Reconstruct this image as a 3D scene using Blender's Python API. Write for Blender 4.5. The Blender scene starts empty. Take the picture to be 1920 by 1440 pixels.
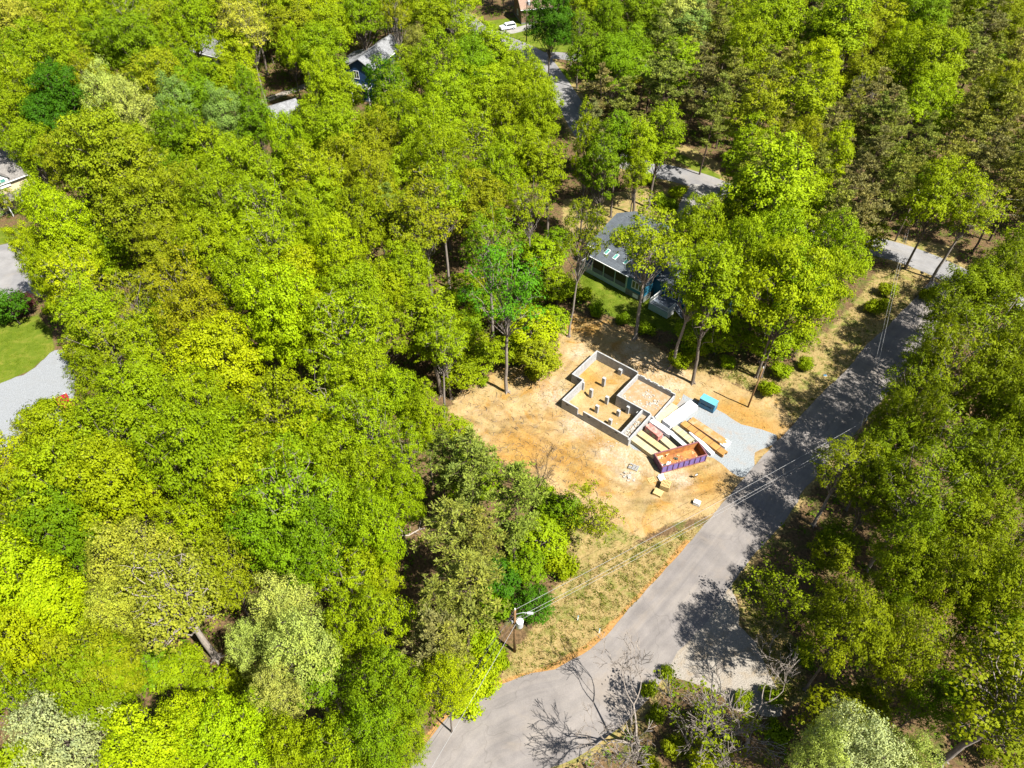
import bpy, math, random
import numpy as np
from mathutils import Vector, Matrix

# ------------------------------------------------------------------ camera, world, sun, exposure
SC = bpy.context.scene
COL = SC.collection
F_PX, DEPR, CAM_H = 1331.0, math.radians(46.0), 77.0
cam_d = bpy.data.cameras.new('camera')
cam_d.sensor_width = 36.0
cam_d.lens = F_PX / 1920.0 * 36.0
cam_d.clip_start = 1.0
cam_d.clip_end = 9000.0
cam = bpy.data.objects.new('camera', cam_d)
COL.objects.link(cam)
cam.location = (0, 0, CAM_H)
cam.rotation_euler = (math.pi / 2 - DEPR, 0, 0)
SC.camera = cam

SUN_EL = math.radians(56.0)
SUN_AZ = (0.80, -0.60)                      # ground direction towards the sun
world = bpy.data.worlds.new('World')
SC.world = world
world.use_nodes = True
wn = world.node_tree
bg = wn.nodes['Background']
sky = wn.nodes.new('ShaderNodeTexSky')
sky.sky_type = 'NISHITA'
sky.sun_disc = False
sky.sun_elevation = SUN_EL
sky.sun_rotation = math.atan2(SUN_AZ[0], SUN_AZ[1])
wn.links.new(sky.outputs[0], bg.inputs[0])
bg.inputs[1].default_value = 0.05
sun_d = bpy.data.lights.new('sun', 'SUN')
sun_d.energy = 4.9
sun_d.angle = math.radians(0.5)
sun_d.color = (1.0, 0.955, 0.88)
sun = bpy.data.objects.new('sun', sun_d)
COL.objects.link(sun)
_s = Vector((SUN_AZ[0] * math.cos(SUN_EL), SUN_AZ[1] * math.cos(SUN_EL), math.sin(SUN_EL)))
sun.rotation_euler = _s.to_track_quat('Z', 'Y').to_euler()
sun.location = _s * 200
SC.view_settings.view_transform = 'Standard'
SC.view_settings.look = 'None'
SC.view_settings.exposure = 1.45
SC.view_settings.gamma = 1.0
SC.render.engine = 'CYCLES'
SC.cycles.max_bounces = 6
SC.cycles.diffuse_bounces = 3
SC.cycles.transmission_bounces = 4
SC.cycles.transparent_max_bounces = 4
SC.cycles.use_denoising = True

# ------------------------------------------------------------------ pixel -> place
_cd, _sd = math.cos(DEPR), math.sin(DEPR)


def G(px, py, z=0.0):
    """the point at height z seen at photo pixel (px, py)"""
    x = (px - 960) / F_PX
    y = -(py - 720) / F_PX
    d = (x, _cd + y * _sd, -_sd + y * _cd)
    t = (z - CAM_H) / d[2]
    return (d[0] * t, d[1] * t, z)


def P(p):
    q = (p[0], p[1], p[2] - CAM_H)
    w = q[1] * _cd - q[2] * _sd
    v = q[1] * _sd + q[2] * _cd
    return 960 + F_PX * q[0] / w, 720 - F_PX * v / w, w


def pg(pts):
    return np.array([G(*p)[:2] for p in pts])


# ------------------------------------------------------------------ small helpers
def link(o, parent=None):
    COL.objects.link(o)
    if parent is not None:
        o.parent = parent
    return o


def tag(o, label=None, cat=None, group=None, kind=None):
    if label: o['label'] = label
    if cat: o['category'] = cat
    if group: o['group'] = group
    if kind: o['kind'] = kind
    return o


def empty(name, loc=(0, 0, 0), rz=0.0, label=None, cat=None, group=None):
    o = bpy.data.objects.new(name, None)
    o.empty_display_size = 0.3
    o.location = loc
    o.rotation_euler = (0, 0, rz)
    link(o)
    return tag(o, label, cat, group)


def copy_tree(o, parent=None):
    c = o.copy()
    COL.objects.link(c)
    c.parent = parent
    for ch in list(o.children):
        copy_tree(ch, c)
    return c


class MB:
    """collects shapes, builds ONE mesh object"""
    def __init__(self):
        self.v = []
        self.f = []

    def add(self, vs, fs):
        n = len(self.v)
        self.v += [tuple(p) for p in vs]
        self.f += [tuple(i + n for i in f) for f in fs]
        return self

    def box(self, x0, x1, y0, y1, z0, z1):
        vs = [(x, y, z) for z in (z0, z1) for x, y in ((x0, y0), (x1, y0), (x1, y1), (x0, y1))]
        return self.add(vs, [(3, 2, 1, 0), (4, 5, 6, 7), (0, 1, 5, 4), (1, 2, 6, 5), (2, 3, 7, 6), (3, 0, 4, 7)])

    def obox(self, c, ax, ay, az):
        """oriented box: centre and three half-axis vectors"""
        c, ax, ay, az = map(np.array, (c, ax, ay, az))
        vs = [c + sx * ax + sy * ay + sz * az for sz in (-1, 1) for sx, sy in ((-1, -1), (1, -1), (1, 1), (-1, 1))]
        return self.add(vs, [(3, 2, 1, 0), (4, 5, 6, 7), (0, 1, 5, 4), (1, 2, 6, 5), (2, 3, 7, 6), (3, 0, 4, 7)])

    def prism(self, pts, z0, z1):
        n = len(pts)
        vs = [(x, y, z0) for x, y in pts] + [(x, y, z1) for x, y in pts]
        fs = [tuple(range(n - 1, -1, -1)), tuple(range(n, 2 * n))]
        fs += [(i, (i + 1) % n, n + (i + 1) % n, n + i) for i in range(n)]
        return self.add(vs, fs)

    def slab(self, a, b, c, d, t):
        """a tilted slab: four top corners, thickness t downwards"""
        vs = [a, b, c, d] + [(p[0], p[1], p[2] - t) for p in (a, b, c, d)]
        return self.add(vs, [(0, 1, 2, 3), (7, 6, 5, 4), (0, 4, 5, 1), (1, 5, 6, 2), (2, 6, 7, 3), (3, 7, 4, 0)])

    def tube(self, pts, rad, n=6, cap=True):
        pts = [np.array(p, float) for p in pts]
        base = len(self.v)
        up = np.array((0.31, 0.17, 0.93))
        for i, p in enumerate(pts):
            d = pts[min(i + 1, len(pts) - 1)] - pts[max(i - 1, 0)]
            d /= (np.linalg.norm(d) + 1e-9)
            a = np.cross(d, up)
            if np.linalg.norm(a) < 0.15:
                a = np.cross(d, (1, 0, 0))
            a /= np.linalg.norm(a)
            b = np.cross(d, a)
            r = rad[i] if hasattr(rad, '__len__') else rad
            for k in range(n):
                t = 2 * math.pi * k / n
                self.v.append(tuple(p + r * (math.cos(t) * a + math.sin(t) * b)))
        for i in range(len(pts) - 1):
            for k in range(n):
                k2 = (k + 1) % n
                self.f.append((base + i * n + k, base + i * n + k2, base + (i + 1) * n + k2, base + (i + 1) * n + k))
        if cap:
            self.f.append(tuple(base + k for k in range(n - 1, -1, -1)))
            m = base + (len(pts) - 1) * n
            self.f.append(tuple(m + k for k in range(n)))
        return self

    def mesh(self, name, mat, smooth=False):
        me = bpy.data.meshes.new(name)
        me.from_pydata(self.v, [], self.f)
        if mat is not None:
            me.materials.append(mat)
        if smooth:
            me.polygons.foreach_set('use_smooth', [True] * len(me.polygons))
        me.update()
        return me

    def build(self, name, mat, parent=None, bevel=0.0, smooth=False):
        o = bpy.data.objects.new(name, self.mesh(name, mat, smooth))
        link(o, parent)
        if bevel:
            m = o.modifiers.new('bevel', 'BEVEL')
            m.width = bevel
            m.segments = 2
            m.limit_method = 'ANGLE'
        return o


# ------------------------------------------------------------------ materials
def new_mat(name):
    m = bpy.data.materials.new(name)
    m.use_nodes = True
    nt = m.node_tree
    b = nt.nodes['Principled BSDF']
    return m, nt, b


def nn(nt, t, **kw):
    n = nt.nodes.new(t)
    for k, v in kw.items():
        setattr(n, k, v)
    return n


def noise(nt, scale, detail=4, rough=0.6, co=None, dist=0.0):
    n = nn(nt, 'ShaderNodeTexNoise')
    n.inputs['Scale'].default_value = scale
    n.inputs['Detail'].default_value = detail
    n.inputs['Roughness'].default_value = rough
    n.inputs['Distortion'].default_value = dist
    if co is not None:
        nt.links.new(co, n.inputs['Vector'])
    return n.outputs['Fac']


def ramp(nt, fac, stops, interp='LINEAR'):
    r = nn(nt, 'ShaderNodeValToRGB')
    r.color_ramp.interpolation = interp
    e = r.color_ramp.elements
    while len(e) < len(stops):
        e.new(0.5)
    for i, (p, c) in enumerate(stops):
        e[i].position = p
        e[i].color = (*c, 1) if len(c) == 3 else c
    nt.links.new(fac, r.inputs[0])
    return r.outputs[0]


def mixc(nt, fac, a, b, mode='MIX'):
    m = nn(nt, 'ShaderNodeMix', data_type='RGBA', blend_type=mode)
    for s, v in ((m.inputs['Factor'], fac), (m.inputs[6], a), (m.inputs[7], b)):
        if isinstance(v, (int, float)):
            s.default_value = v
        elif isinstance(v, tuple):
            s.default_value = (*v, 1)
        else:
            nt.links.new(v, s)
    return m.outputs[2]


def mth(nt, op, a, b=None, clamp=False):
    m = nn(nt, 'ShaderNodeMath', operation=op, use_clamp=clamp)
    for s, v in ((m.inputs[0], a), (m.inputs[1], b)):
        if v is None:
            continue
        if isinstance(v, (int, float)):
            s.default_value = v
        else:
            nt.links.new(v, s)
    return m.outputs[0]


def bump(nt, b, h, strength=0.5, dist=0.05):
    n = nn(nt, 'ShaderNodeBump')
    n.inputs['Strength'].default_value = strength
    n.inputs['Distance'].default_value = dist
    nt.links.new(h, n.inputs['Height'])
    nt.links.new(n.outputs[0], b.inputs['Normal'])


def objco(nt):
    return nn(nt, 'ShaderNodeTexCoord').outputs['Object']


def worn(name, col, var=0.25, scale=3.0, rough=0.75, col2=None, metal=0.0, bumpd=0.0, spec=0.3):
    """plain procedural surface with uneven tone"""
    m, nt, b = new_mat(name)
    co = objco(nt)
    f = noise(nt, scale, 6, 0.65, co)
    c2 = col2 or tuple(c * (1 - var) for c in col)
    c1 = tuple(min(1, c * (1 + var * 0.5)) for c in col)
    c = ramp(nt, f, [(0.3, c2), (0.55, col), (0.75, c1)])
    nt.links.new(c, b.inputs['Base Color'])
    b.inputs['Roughness'].default_value = rough
    b.inputs['Metallic'].default_value = metal
    b.inputs['Specular IOR Level'].default_value = spec
    if bumpd:
        bump(nt, b, noise(nt, scale * 6, 4, 0.6, co), 0.6, bumpd)
    return m


M = {}
M['wood'] = worn('timber', (0.44, 0.33, 0.17), 0.35, 5.0)
M['wood_pale'] = worn('pale_timber', (0.42, 0.36, 0.22), 0.25, 4.0)
M['wood_orange'] = worn('orange_timber', (0.36, 0.19, 0.055), 0.3, 3.0)
M['wood_dull'] = worn('film_wrapped_timber', (0.33, 0.17, 0.06), 0.25, 1.6, 0.35, col2=(0.40, 0.30, 0.20), spec=0.5)
M['pallet'] = worn('pallet_timber', (0.46, 0.33, 0.14), 0.3, 6.0)
M['wrap_white'] = worn('white_wrap', (0.66, 0.66, 0.66), 0.12, 1.5, 0.45, spec=0.5)
M['wrap_grey'] = worn('pale_wrap', (0.46, 0.50, 0.52), 0.3, 2.5, 0.45)
M['wrap_red'] = worn('red_wrap', (0.42, 0.13, 0.11), 0.35, 1.6, 0.45, col2=(0.52, 0.32, 0.27))
M['wrap_dark'] = worn('dark_wrap', (0.06, 0.075, 0.06), 0.5, 2.5, 0.5, col2=(0.13, 0.1, 0.06))
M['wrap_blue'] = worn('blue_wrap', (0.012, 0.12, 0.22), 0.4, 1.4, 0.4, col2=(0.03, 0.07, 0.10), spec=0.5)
M['wrap_blue_top'] = worn('pale_blue_wrap', (0.10, 0.33, 0.40), 0.25, 1.4, 0.4, spec=0.5)  # lighter blue than the bundle sides, for the top cover and end sheet
M['block'] = None
M['rust'] = worn('rusty_steel', (0.36, 0.15, 0.042), 0.5, 1.3, 0.85, col2=(0.15, 0.055, 0.025))
M['purple'] = worn('purple_paint', (0.15, 0.115, 0.33), 0.3, 2.0, 0.6, col2=(0.13, 0.075, 0.16))
M['purple_dark'] = worn('purple_rib_paint', (0.10, 0.045, 0.10), 0.4, 2.5, 0.6)
M['rail_rust'] = worn('rail_paint', (0.20, 0.08, 0.09), 0.4, 3.0, 0.7)
M['pole'] = worn('pole_timber', (0.20, 0.115, 0.05), 0.35, 1.2, 0.9)
M['pole_grey'] = worn('weathered_pole', (0.17, 0.13, 0.10), 0.3, 1.2, 0.9)
M['galv'] = worn('galvanised_steel', (0.50, 0.52, 0.54), 0.15, 8, 0.45, metal=0.3)
M['wire'] = worn('wire', (0.30, 0.30, 0.30), 0.1, 3, 0.5)
M['wire_dark'] = worn('dark_wire', (0.05, 0.05, 0.05), 0.1, 3, 0.6)
M['white'] = worn('white_paint', (0.72, 0.73, 0.72), 0.1, 4, 0.5)
M['teal'] = worn('teal_siding', (0.022, 0.13, 0.20), 0.2, 2, 0.7)
M['palegreen'] = worn('pale_green_trim', (0.30, 0.42, 0.36), 0.12, 2, 0.7)
M['darkscreen'] = worn('dark_screen', (0.012, 0.014, 0.016), 0.3, 2, 0.55)
M['glass'] = worn('window_glass', (0.03, 0.04, 0.045), 0.2, 2, 0.08, spec=0.6)
M['glass_sky'] = worn('skylight_glass', (0.08, 0.26, 0.22), 0.2, 2, 0.1, spec=0.6)
M['stonebase'] = worn('grey_stone_base', (0.15, 0.16, 0.14), 0.4, 3, 0.9)
M['deck'] = worn('deck_board', (0.10, 0.12, 0.15), 0.25, 3, 0.8)
M['cream'] = worn('cream_siding', (0.52, 0.43, 0.28), 0.1, 2, 0.7)
M['navy'] = worn('navy_siding', (0.016, 0.05, 0.13), 0.2, 2, 0.7)
M['brickwall'] = worn('brown_brick', (0.17, 0.11, 0.065), 0.3, 5, 0.9)
M['greysiding'] = worn('grey_siding', (0.32, 0.36, 0.40), 0.12, 2, 0.7)
M['tire'] = worn('rubber', (0.015, 0.015, 0.015), 0.2, 5, 0.8)
M['car_white'] = worn('white_car_paint', (0.70, 0.71, 0.72), 0.05, 1, 0.2, spec=0.6)
M['car_red'] = worn('red_car_paint', (0.30, 0.006, 0.02), 0.1, 1, 0.2, spec=0.6)
M['black'] = worn('black_plastic', (0.02, 0.02, 0.022), 0.2, 4, 0.5)
M['rubble'] = worn('concrete_rubble', (0.34, 0.32, 0.28), 0.35, 2.0, 0.9)
M['fence'] = worn('dark_fence_wire', (0.03, 0.035, 0.03), 0.2, 3, 0.6)


def roof_mat(name, col, sx=0.9):
    m, nt, b = new_mat(name)
    co = objco(nt)
    br = nn(nt, 'ShaderNodeTexBrick')
    br.inputs['Scale'].default_value = 1.0
    br.inputs['Brick Width'].default_value = 0.33
    br.inputs['Row Height'].default_value = 0.15
    br.inputs['Mortar Size'].default_value = 0.012
    br.inputs['Color1'].default_value = (*[c * 1.2 for c in col], 1)
    br.inputs['Color2'].default_value = (*[c * 0.8 for c in col], 1)
    br.inputs['Mortar'].default_value = (*[c * 0.5 for c in col], 1)
    nt.links.new(co, br.inputs['Vector'])
    f = noise(nt, 0.8, 5, 0.6, co)
    c = mixc(nt, 1.0, br.outputs['Color'], ramp(nt, f, [(0.3, (0.75, 0.75, 0.75)), (0.7, (1.15, 1.15, 1.15))]), 'MULTIPLY')
    nt.links.new(c, b.inputs['Base Color'])
    b.inputs['Roughness'].default_value = 0.9
    bump(nt, b, br.outputs['Fac'], -0.4, 0.02)
    return m


M['shingle_blue'] = roof_mat('blue_grey_shingle', (0.075, 0.088, 0.102))
M['shingle_tan'] = roof_mat('tan_shingle', (0.17, 0.158, 0.145))
M['shingle_grey'] = roof_mat('grey_shingle', (0.20, 0.205, 0.215))
M['shingle_brown'] = roof_mat('brown_shingle', (0.25, 0.165, 0.12))


def block_mat():
    m, nt, b = new_mat('concrete_block')
    co = objco(nt)
    # courses read on every vertical face: x+y along the wall, z up
    sep = nn(nt, 'ShaderNodeSeparateXYZ')
    nt.links.new(co, sep.inputs[0])
    cmb = nn(nt, 'ShaderNodeCombineXYZ')
    nt.links.new(mth(nt, 'ADD', sep.outputs[0], sep.outputs[1]), cmb.inputs[0])
    nt.links.new(sep.outputs[2], cmb.inputs[1])
    br = nn(nt, 'ShaderNodeTexBrick')
    br.inputs['Scale'].default_value = 1.0
    br.inputs['Brick Width'].default_value = 0.40
    br.inputs['Row Height'].default_value = 0.20
    br.inputs['Mortar Size'].default_value = 0.012
    br.inputs['Color1'].default_value = (0.33, 0.335, 0.34, 1)
    br.inputs['Color2'].default_value = (0.27, 0.275, 0.28, 1)
    br.inputs['Mortar'].default_value = (0.25, 0.25, 0.245, 1)
    nt.links.new(cmb.outputs[0], br.inputs['Vector'])
    f = noise(nt, 2.5, 5, 0.6, co)
    c = mixc(nt, 1.0, br.outputs['Color'], ramp(nt, f, [(0.3, (0.8, 0.8, 0.8)), (0.7, (1.2, 1.19, 1.16))]), 'MULTIPLY')
    nt.links.new(c, b.inputs['Base Color'])
    b.inputs['Roughness'].default_value = 0.92
    bump(nt, b, br.outputs['Fac'], -0.5, 0.015)
    return m


M['block'] = block_mat()


def leaf_mat(name, transl=0.30):
    """leaf colour comes from the tree (object colour); per-leaf and per-spray tint varies it"""
    m, nt, b = new_mat(name)
    oi = nn(nt, 'ShaderNodeObjectInfo')
    at = nn(nt, 'ShaderNodeAttribute', attribute_name='tint')
    t = at.outputs['Fac']
    dark = mixc(nt, 1.0, oi.outputs['Color'], (0.66, 0.72, 0.85), 'MULTIPLY')
    lite = mixc(nt, 1.0, oi.outputs['Color'], (1.26, 1.20, 0.95), 'MULTIPLY')
    c = mixc(nt, t, dark, lite)
    nt.links.new(c, b.inputs['Base Color'])
    b.inputs['Roughness'].default_value = 0.55
    b.inputs['Specular IOR Level'].default_value = 0.08
    tr = nn(nt, 'ShaderNodeBsdfTranslucent')
    tc = mixc(nt, 1.0, c, (1.15, 1.10, 0.5), 'MULTIPLY')
    nt.links.new(tc, tr.inputs['Color'])
    mx = nn(nt, 'ShaderNodeMixShader')
    mx.inputs[0].default_value = transl
    nt.links.new(b.outputs[0], mx.inputs[1])
    nt.links.new(tr.outputs[0], mx.inputs[2])
    nt.links.new(mx.outputs[0], nt.nodes['Material Output'].inputs[0])
    return m


M['leaf'] = leaf_mat('leaf')
M['needle'] = leaf_mat('needle', 0.18)


def bark_mat(name, c1, c2):
    m, nt, b = new_mat(name)
    co = objco(nt)
    mp = nn(nt, 'ShaderNodeMapping')
    mp.inputs['Scale'].default_value = (6, 6, 0.8)
    nt.links.new(co, mp.inputs[0])
    f = noise(nt, 1.5, 6, 0.7, mp.outputs[0])
    nt.links.new(ramp(nt, f, [(0.3, c1), (0.7, c2)]), b.inputs['Base Color'])
    b.inputs['Roughness'].default_value = 0.9
    b.inputs['Specular IOR Level'].default_value = 0.1
    bump(nt, b, f, 0.8, 0.05)
    return m


M['bark'] = bark_mat('bark', (0.055, 0.042, 0.032), (0.22, 0.185, 0.15))
M['bark_pale'] = bark_mat('pale_bark', (0.20, 0.17, 0.14), (0.42, 0.37, 0.32))
M['bark_mid'] = bark_mat('grey_bark', (0.11, 0.09, 0.075), (0.32, 0.28, 0.24))
M['bark_dark'] = bark_mat('dark_bark', (0.035, 0.026, 0.02), (0.12, 0.085, 0.065))


def ground_mat():
    m, nt, b = new_mat('ground_surface')
    co = objco(nt)
    def A(n):
        return nn(nt, 'ShaderNodeAttribute', attribute_name=n).outputs['Fac']
    n_big = noise(nt, 0.09, 4, 0.6, co)
    n_mid = noise(nt, 0.55, 6, 0.65, co, 0.6)
    n_fine = noise(nt, 3.2, 6, 0.7, co)
    n_leaf = noise(nt, 7.0, 4, 0.75, co)
    # forest floor: leaf litter with moss and earth
    litter = ramp(nt, n_fine, [(0.25, (0.03, 0.02, 0.010)), (0.45, (0.085, 0.055, 0.027)), (0.62, (0.15, 0.095, 0.048)), (0.8, (0.23, 0.15, 0.08))])
    moss = ramp(nt, n_leaf, [(0.3, (0.03, 0.05, 0.006)), (0.7, (0.09, 0.13, 0.015))])
    forest = mixc(nt, ramp(nt, n_mid, [(0.50, (0, 0, 0)), (0.66, (0.75, 0.75, 0.75))]), litter, moss)
    # graded dirt: tan with orange clay, pale dust and twiggy dark specks
    dirt = ramp(nt, n_mid, [(0.24, (0.20, 0.122, 0.045)), (0.42, (0.285, 0.195, 0.084)), (0.58, (0.32, 0.228, 0.112)), (0.8, (0.37, 0.28, 0.165))])
    clay = ramp(nt, n_fine, [(0.3, (0.22, 0.112, 0.022)), (0.7, (0.335, 0.190, 0.045))])
    n_clay = noise(nt, 0.16, 5, 0.62, co, 1.2)
    dirt = mixc(nt, ramp(nt, n_clay, [(0.52, (0, 0, 0)), (0.63, (0.85, 0.85, 0.85))]), dirt, clay)
    dirt = mixc(nt, mth(nt, 'MULTIPLY', A('clay'), 0.85), dirt, clay)
    weedy = ramp(nt, noise(nt, 0.28, 6, 0.7, co, 0.8), [(0.50, (0, 0, 0)), (0.64, (0.42, 0.42, 0.42))])
    dirt = mixc(nt, weedy, dirt, ramp(nt, n_fine, [(0.3, (0.11, 0.10, 0.035)), (0.7, (0.26, 0.215, 0.085))]))
    track = mth(nt, 'MULTIPLY', A('track'), ramp(nt, n_fine, [(0.3, (0.3, 0.3, 0.3)), (0.6, (1, 1, 1))]))
    dirt = mixc(nt, track, dirt, mixc(nt, 1.0, dirt, (0.70, 0.66, 0.62), 'MULTIPLY'))
    speck = ramp(nt, n_leaf, [(0.30, (0.40, 0.36, 0.32)), (0.46, (0.98, 0.98, 0.98)), (0.62, (1, 1, 1)), (0.78, (1.35, 1.33, 1.28))])
    dirt = mixc(nt, 0.9, dirt, speck, 'MULTIPLY')
    dust = mth(nt, 'MULTIPLY', A('dust'), ramp(nt, mth(nt, 'ADD', mth(nt, 'MULTIPLY', n_fine, .5), mth(nt, 'MULTIPLY', n_mid, .5)), [(0.36, (0, 0, 0)), (0.64, (0.75, 0.75, 0.75))]))
    scuff = ramp(nt, noise(nt, 1.5, 6, 0.75, co, 1.5), [(0.34, (0.72, 0.70, 0.66)), (0.48, (1, 1, 1)), (0.66, (1.1, 1.09, 1.06))])
    dirt = mixc(nt, 0.8, dirt, scuff, 'MULTIPLY')
    dirt = mixc(nt, dust, dirt, ramp(nt, n_fine, [(0.3, (0.30, 0.235, 0.16)), (0.7, (0.46, 0.42, 0.36))]))
    # rough verge grass: straw with green tufts
    straw = ramp(nt, n_fine, [(0.25, (0.13, 0.09, 0.03)), (0.5, (0.235, 0.175, 0.07)), (0.75, (0.30, 0.235, 0.11))])
    gr = ramp(nt, n_leaf, [(0.3, (0.045, 0.075, 0.008)), (0.7, (0.13, 0.17, 0.022))])
    verge = mixc(nt, ramp(nt, n_mid, [(0.48, (0, 0, 0)), (0.66, (0.8, 0.8, 0.8))]), straw, gr)
    # mown lawn
    lawn = ramp(nt, n_mid, [(0.25, (0.06, 0.095, 0.006)), (0.5, (0.09, 0.125, 0.010)), (0.75, (0.17, 0.165, 0.028))])
    lawn = mixc(nt, 0.55, lawn, ramp(nt, n_leaf, [(0.3, (0.6, 0.65, 0.6)), (0.7, (1.25, 1.2, 1.1))]), 'MULTIPLY')
    def blend(mask, edge=0.55):
        j = mth(nt, 'ADD', mask, mth(nt, 'MULTIPLY', mth(nt, 'SUBTRACT', n_mid, 0.5), edge))
        j = mth(nt, 'ADD', j, mth(nt, 'MULTIPLY', mth(nt, 'SUBTRACT', n_fine, 0.5), 0.5))
        return ramp(nt, j, [(0.42, (0, 0, 0)), (0.58, (1, 1, 1))])
    c = mixc(nt, blend(A('dirt')), forest, dirt)
    c = mixc(nt, blend(A('verge')), c, verge)
    c = mixc(nt, blend(A('lawn'), 0.3), c, lawn)
    edge = ramp(nt, n_fine, [(0.25, (0.16, 0.075, 0.02)), (0.7, (0.36, 0.21, 0.075))])
    c = mixc(nt, blend(A('litter'), 0.7), c, edge)
    nt.links.new(c, b.inputs['Base Color'])
    b.inputs['Roughness'].default_value = 0.95
    b.inputs['Specular IOR Level'].default_value = 0.1
    h = mth(nt, 'ADD', n_mid, mth(nt, 'MULTIPLY', n_fine, 0.5))
    bump(nt, b, h, 0.7, 0.14)
    return m


def asphalt_mat(name, c0, uv=True):
    m, nt, b = new_mat(name)
    co = objco(nt)
    f = noise(nt, 0.35, 5, 0.6, co)
    g = noise(nt, 14.0, 3, 0.7, co)
    c = ramp(nt, f, [(0.3, tuple(x * 0.84 for x in c0)), (0.5, c0), (0.72, tuple(x * 1.18 for x in c0))])
    c = mixc(nt, 0.6, c, ramp(nt, g, [(0.3, (0.8, 0.8, 0.8)), (0.7, (1.2, 1.2, 1.2))]), 'MULTIPLY')
    # wheel polish and scuffs run along the road
    u = nn(nt, 'ShaderNodeUVMap').outputs[0]
    mp = nn(nt, 'ShaderNodeMapping')
    mp.inputs['Scale'].default_value = (1.1, 0.035, 1)
    nt.links.new(u, mp.inputs[0])
    s = noise(nt, 1.0, 5, 0.65, mp.outputs[0])
    c = mixc(nt, 0.8, c, ramp(nt, s, [(0.28, (0.80, 0.80, 0.82)), (0.5, (1, 1, 1)), (0.68, (1.16, 1.14, 1.10))]), 'MULTIPLY')
    mp2 = nn(nt, 'ShaderNodeMapping')
    mp2.inputs['Scale'].default_value = (6.0, 0.22, 1)
    nt.links.new(u, mp2.inputs[0])
    s2 = noise(nt, 1.0, 6, 0.7, mp2.outputs[0], 0.8)
    c = mixc(nt, 0.7, c, ramp(nt, s2, [(0.28, (0.68, 0.68, 0.69)), (0.38, (1, 1, 1)), (0.66, (1, 1, 1)), (0.75, (1.22, 1.18, 1.10))]), 'MULTIPLY')
    # hairline cracks, partly filled
    vo = nn(nt, 'ShaderNodeTexVoronoi', feature='DISTANCE_TO_EDGE')
    vo.inputs['Scale'].default_value = 0.11
    wv = nn(nt, 'ShaderNodeTexNoise')
    wv.inputs['Scale'].default_value = 0.35
    nt.links.new(co, wv.inputs['Vector'])
    dd = nn(nt, 'ShaderNodeVectorMath', operation='MULTIPLY_ADD')
    nt.links.new(wv.outputs['Color'], dd.inputs[0])
    dd.inputs[1].default_value = (4.5, 4.5, 0)
    nt.links.new(co, dd.inputs[2])
    nt.links.new(dd.outputs[0], vo.inputs['Vector'])
    cr = ramp(nt, vo.outputs['Distance'], [(0.0, (0.72, 0.71, 0.70)), (0.008, (1, 1, 1))])
    c = mixc(nt, 0.6, c, cr, 'MULTIPLY')
    pt = noise(nt, 0.06, 2, 0.4, co)
    c = mixc(nt, 1.0, c, ramp(nt, pt, [(0.50, (1, 1, 1)), (0.515, (0.89, 0.89, 0.90)), (0.60, (0.89, 0.89, 0.90)), (0.615, (1.03, 1.02, 1.0))]), 'MULTIPLY')
    # tan grit blown off the verge
    gt = noise(nt, 0.11, 5, 0.7, co, 1.0)
    c = mixc(nt, ramp(nt, gt, [(0.52, (0, 0, 0)), (0.72, (0.5, 0.5, 0.5))]), c, tuple((c0[0] * 1.25, c0[1] * 1.12, c0[2] * 0.92)))
    nt.links.new(c, b.inputs['Base Color'])
    b.inputs['Roughness'].default_value = 0.9
    b.inputs['Specular IOR Level'].default_value = 0.2
    bump(nt, b, g, 0.5, 0.02)
    return m


def gravel_mat(name, c0, stain=(0.26, 0.16, 0.08), amt=0.7):
    m, nt, b = new_mat(name)
    co = objco(nt)
    vo = nn(nt, 'ShaderNodeTexVoronoi')
    vo.inputs['Scale'].default_value = 7.0
    nt.links.new(co, vo.inputs['Vector'])
    f = noise(nt, 0.5, 6, 0.65, co, 0.5)
    g = noise(nt, 9.0, 3, 0.7, co)
    c = ramp(nt, g, [(0.25, tuple(x * 0.65 for x in c0)), (0.5, c0), (0.78, tuple(x * 1.35 for x in c0))])
    c = mixc(nt, 0.5, c, ramp(nt, vo.outputs['Distance'], [(0.0, (1.2, 1.2, 1.2)), (0.6, (0.75, 0.75, 0.75))]), 'MULTIPLY')
    c = mixc(nt, ramp(nt, f, [(0.5, (0, 0, 0)), (0.68, (amt,) * 3)]), c, stain)
    nt.links.new(c, b.inputs['Base Color'])
    b.inputs['Roughness'].default_value = 0.95
    bump(nt, b, vo.outputs['Distance'], 0.9, 0.05)
    return m


M['ground'] = ground_mat()
M['asphalt'] = asphalt_mat('worn_asphalt', (0.178, 0.162, 0.150))
M['asphalt_grey'] = asphalt_mat('grey_asphalt', (0.185, 0.182, 0.182))
M['gravel'] = gravel_mat('crushed_stone', (0.225, 0.245, 0.255), amt=0.35)
M['gravel_white'] = gravel_mat('pale_crushed_stone', (0.21, 0.222, 0.232), (0.17, 0.17, 0.16), 0.3)
M['gravel_tan'] = gravel_mat('tan_gravel', (0.24, 0.215, 0.18), (0.20, 0.15, 0.09))
M['concrete'] = worn('concrete_drive', (0.23, 0.22, 0.20), 0.2, 0.8, 0.9)
M['earth'] = worn('loose_earth', (0.26, 0.17, 0.085), 0.35, 1.2, 0.95, col2=(0.31, 0.27, 0.21), bumpd=0.05)

# ------------------------------------------------------------------ plan of the place
SITE_A = math.radians(-39.0)
SITE_O = G(1119, 658, 1.6)
_u = (math.cos(SITE_A), math.sin(SITE_A))
_v = (-math.sin(SITE_A), math.cos(SITE_A))


def S(u, v, z=0.0):
    """site frame (u along the long block walls, v across) -> world"""
    return (SITE_O[0] + u * _u[0] + v * _v[0], SITE_O[1] + u * _u[1] + v * _v[1], z)


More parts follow.
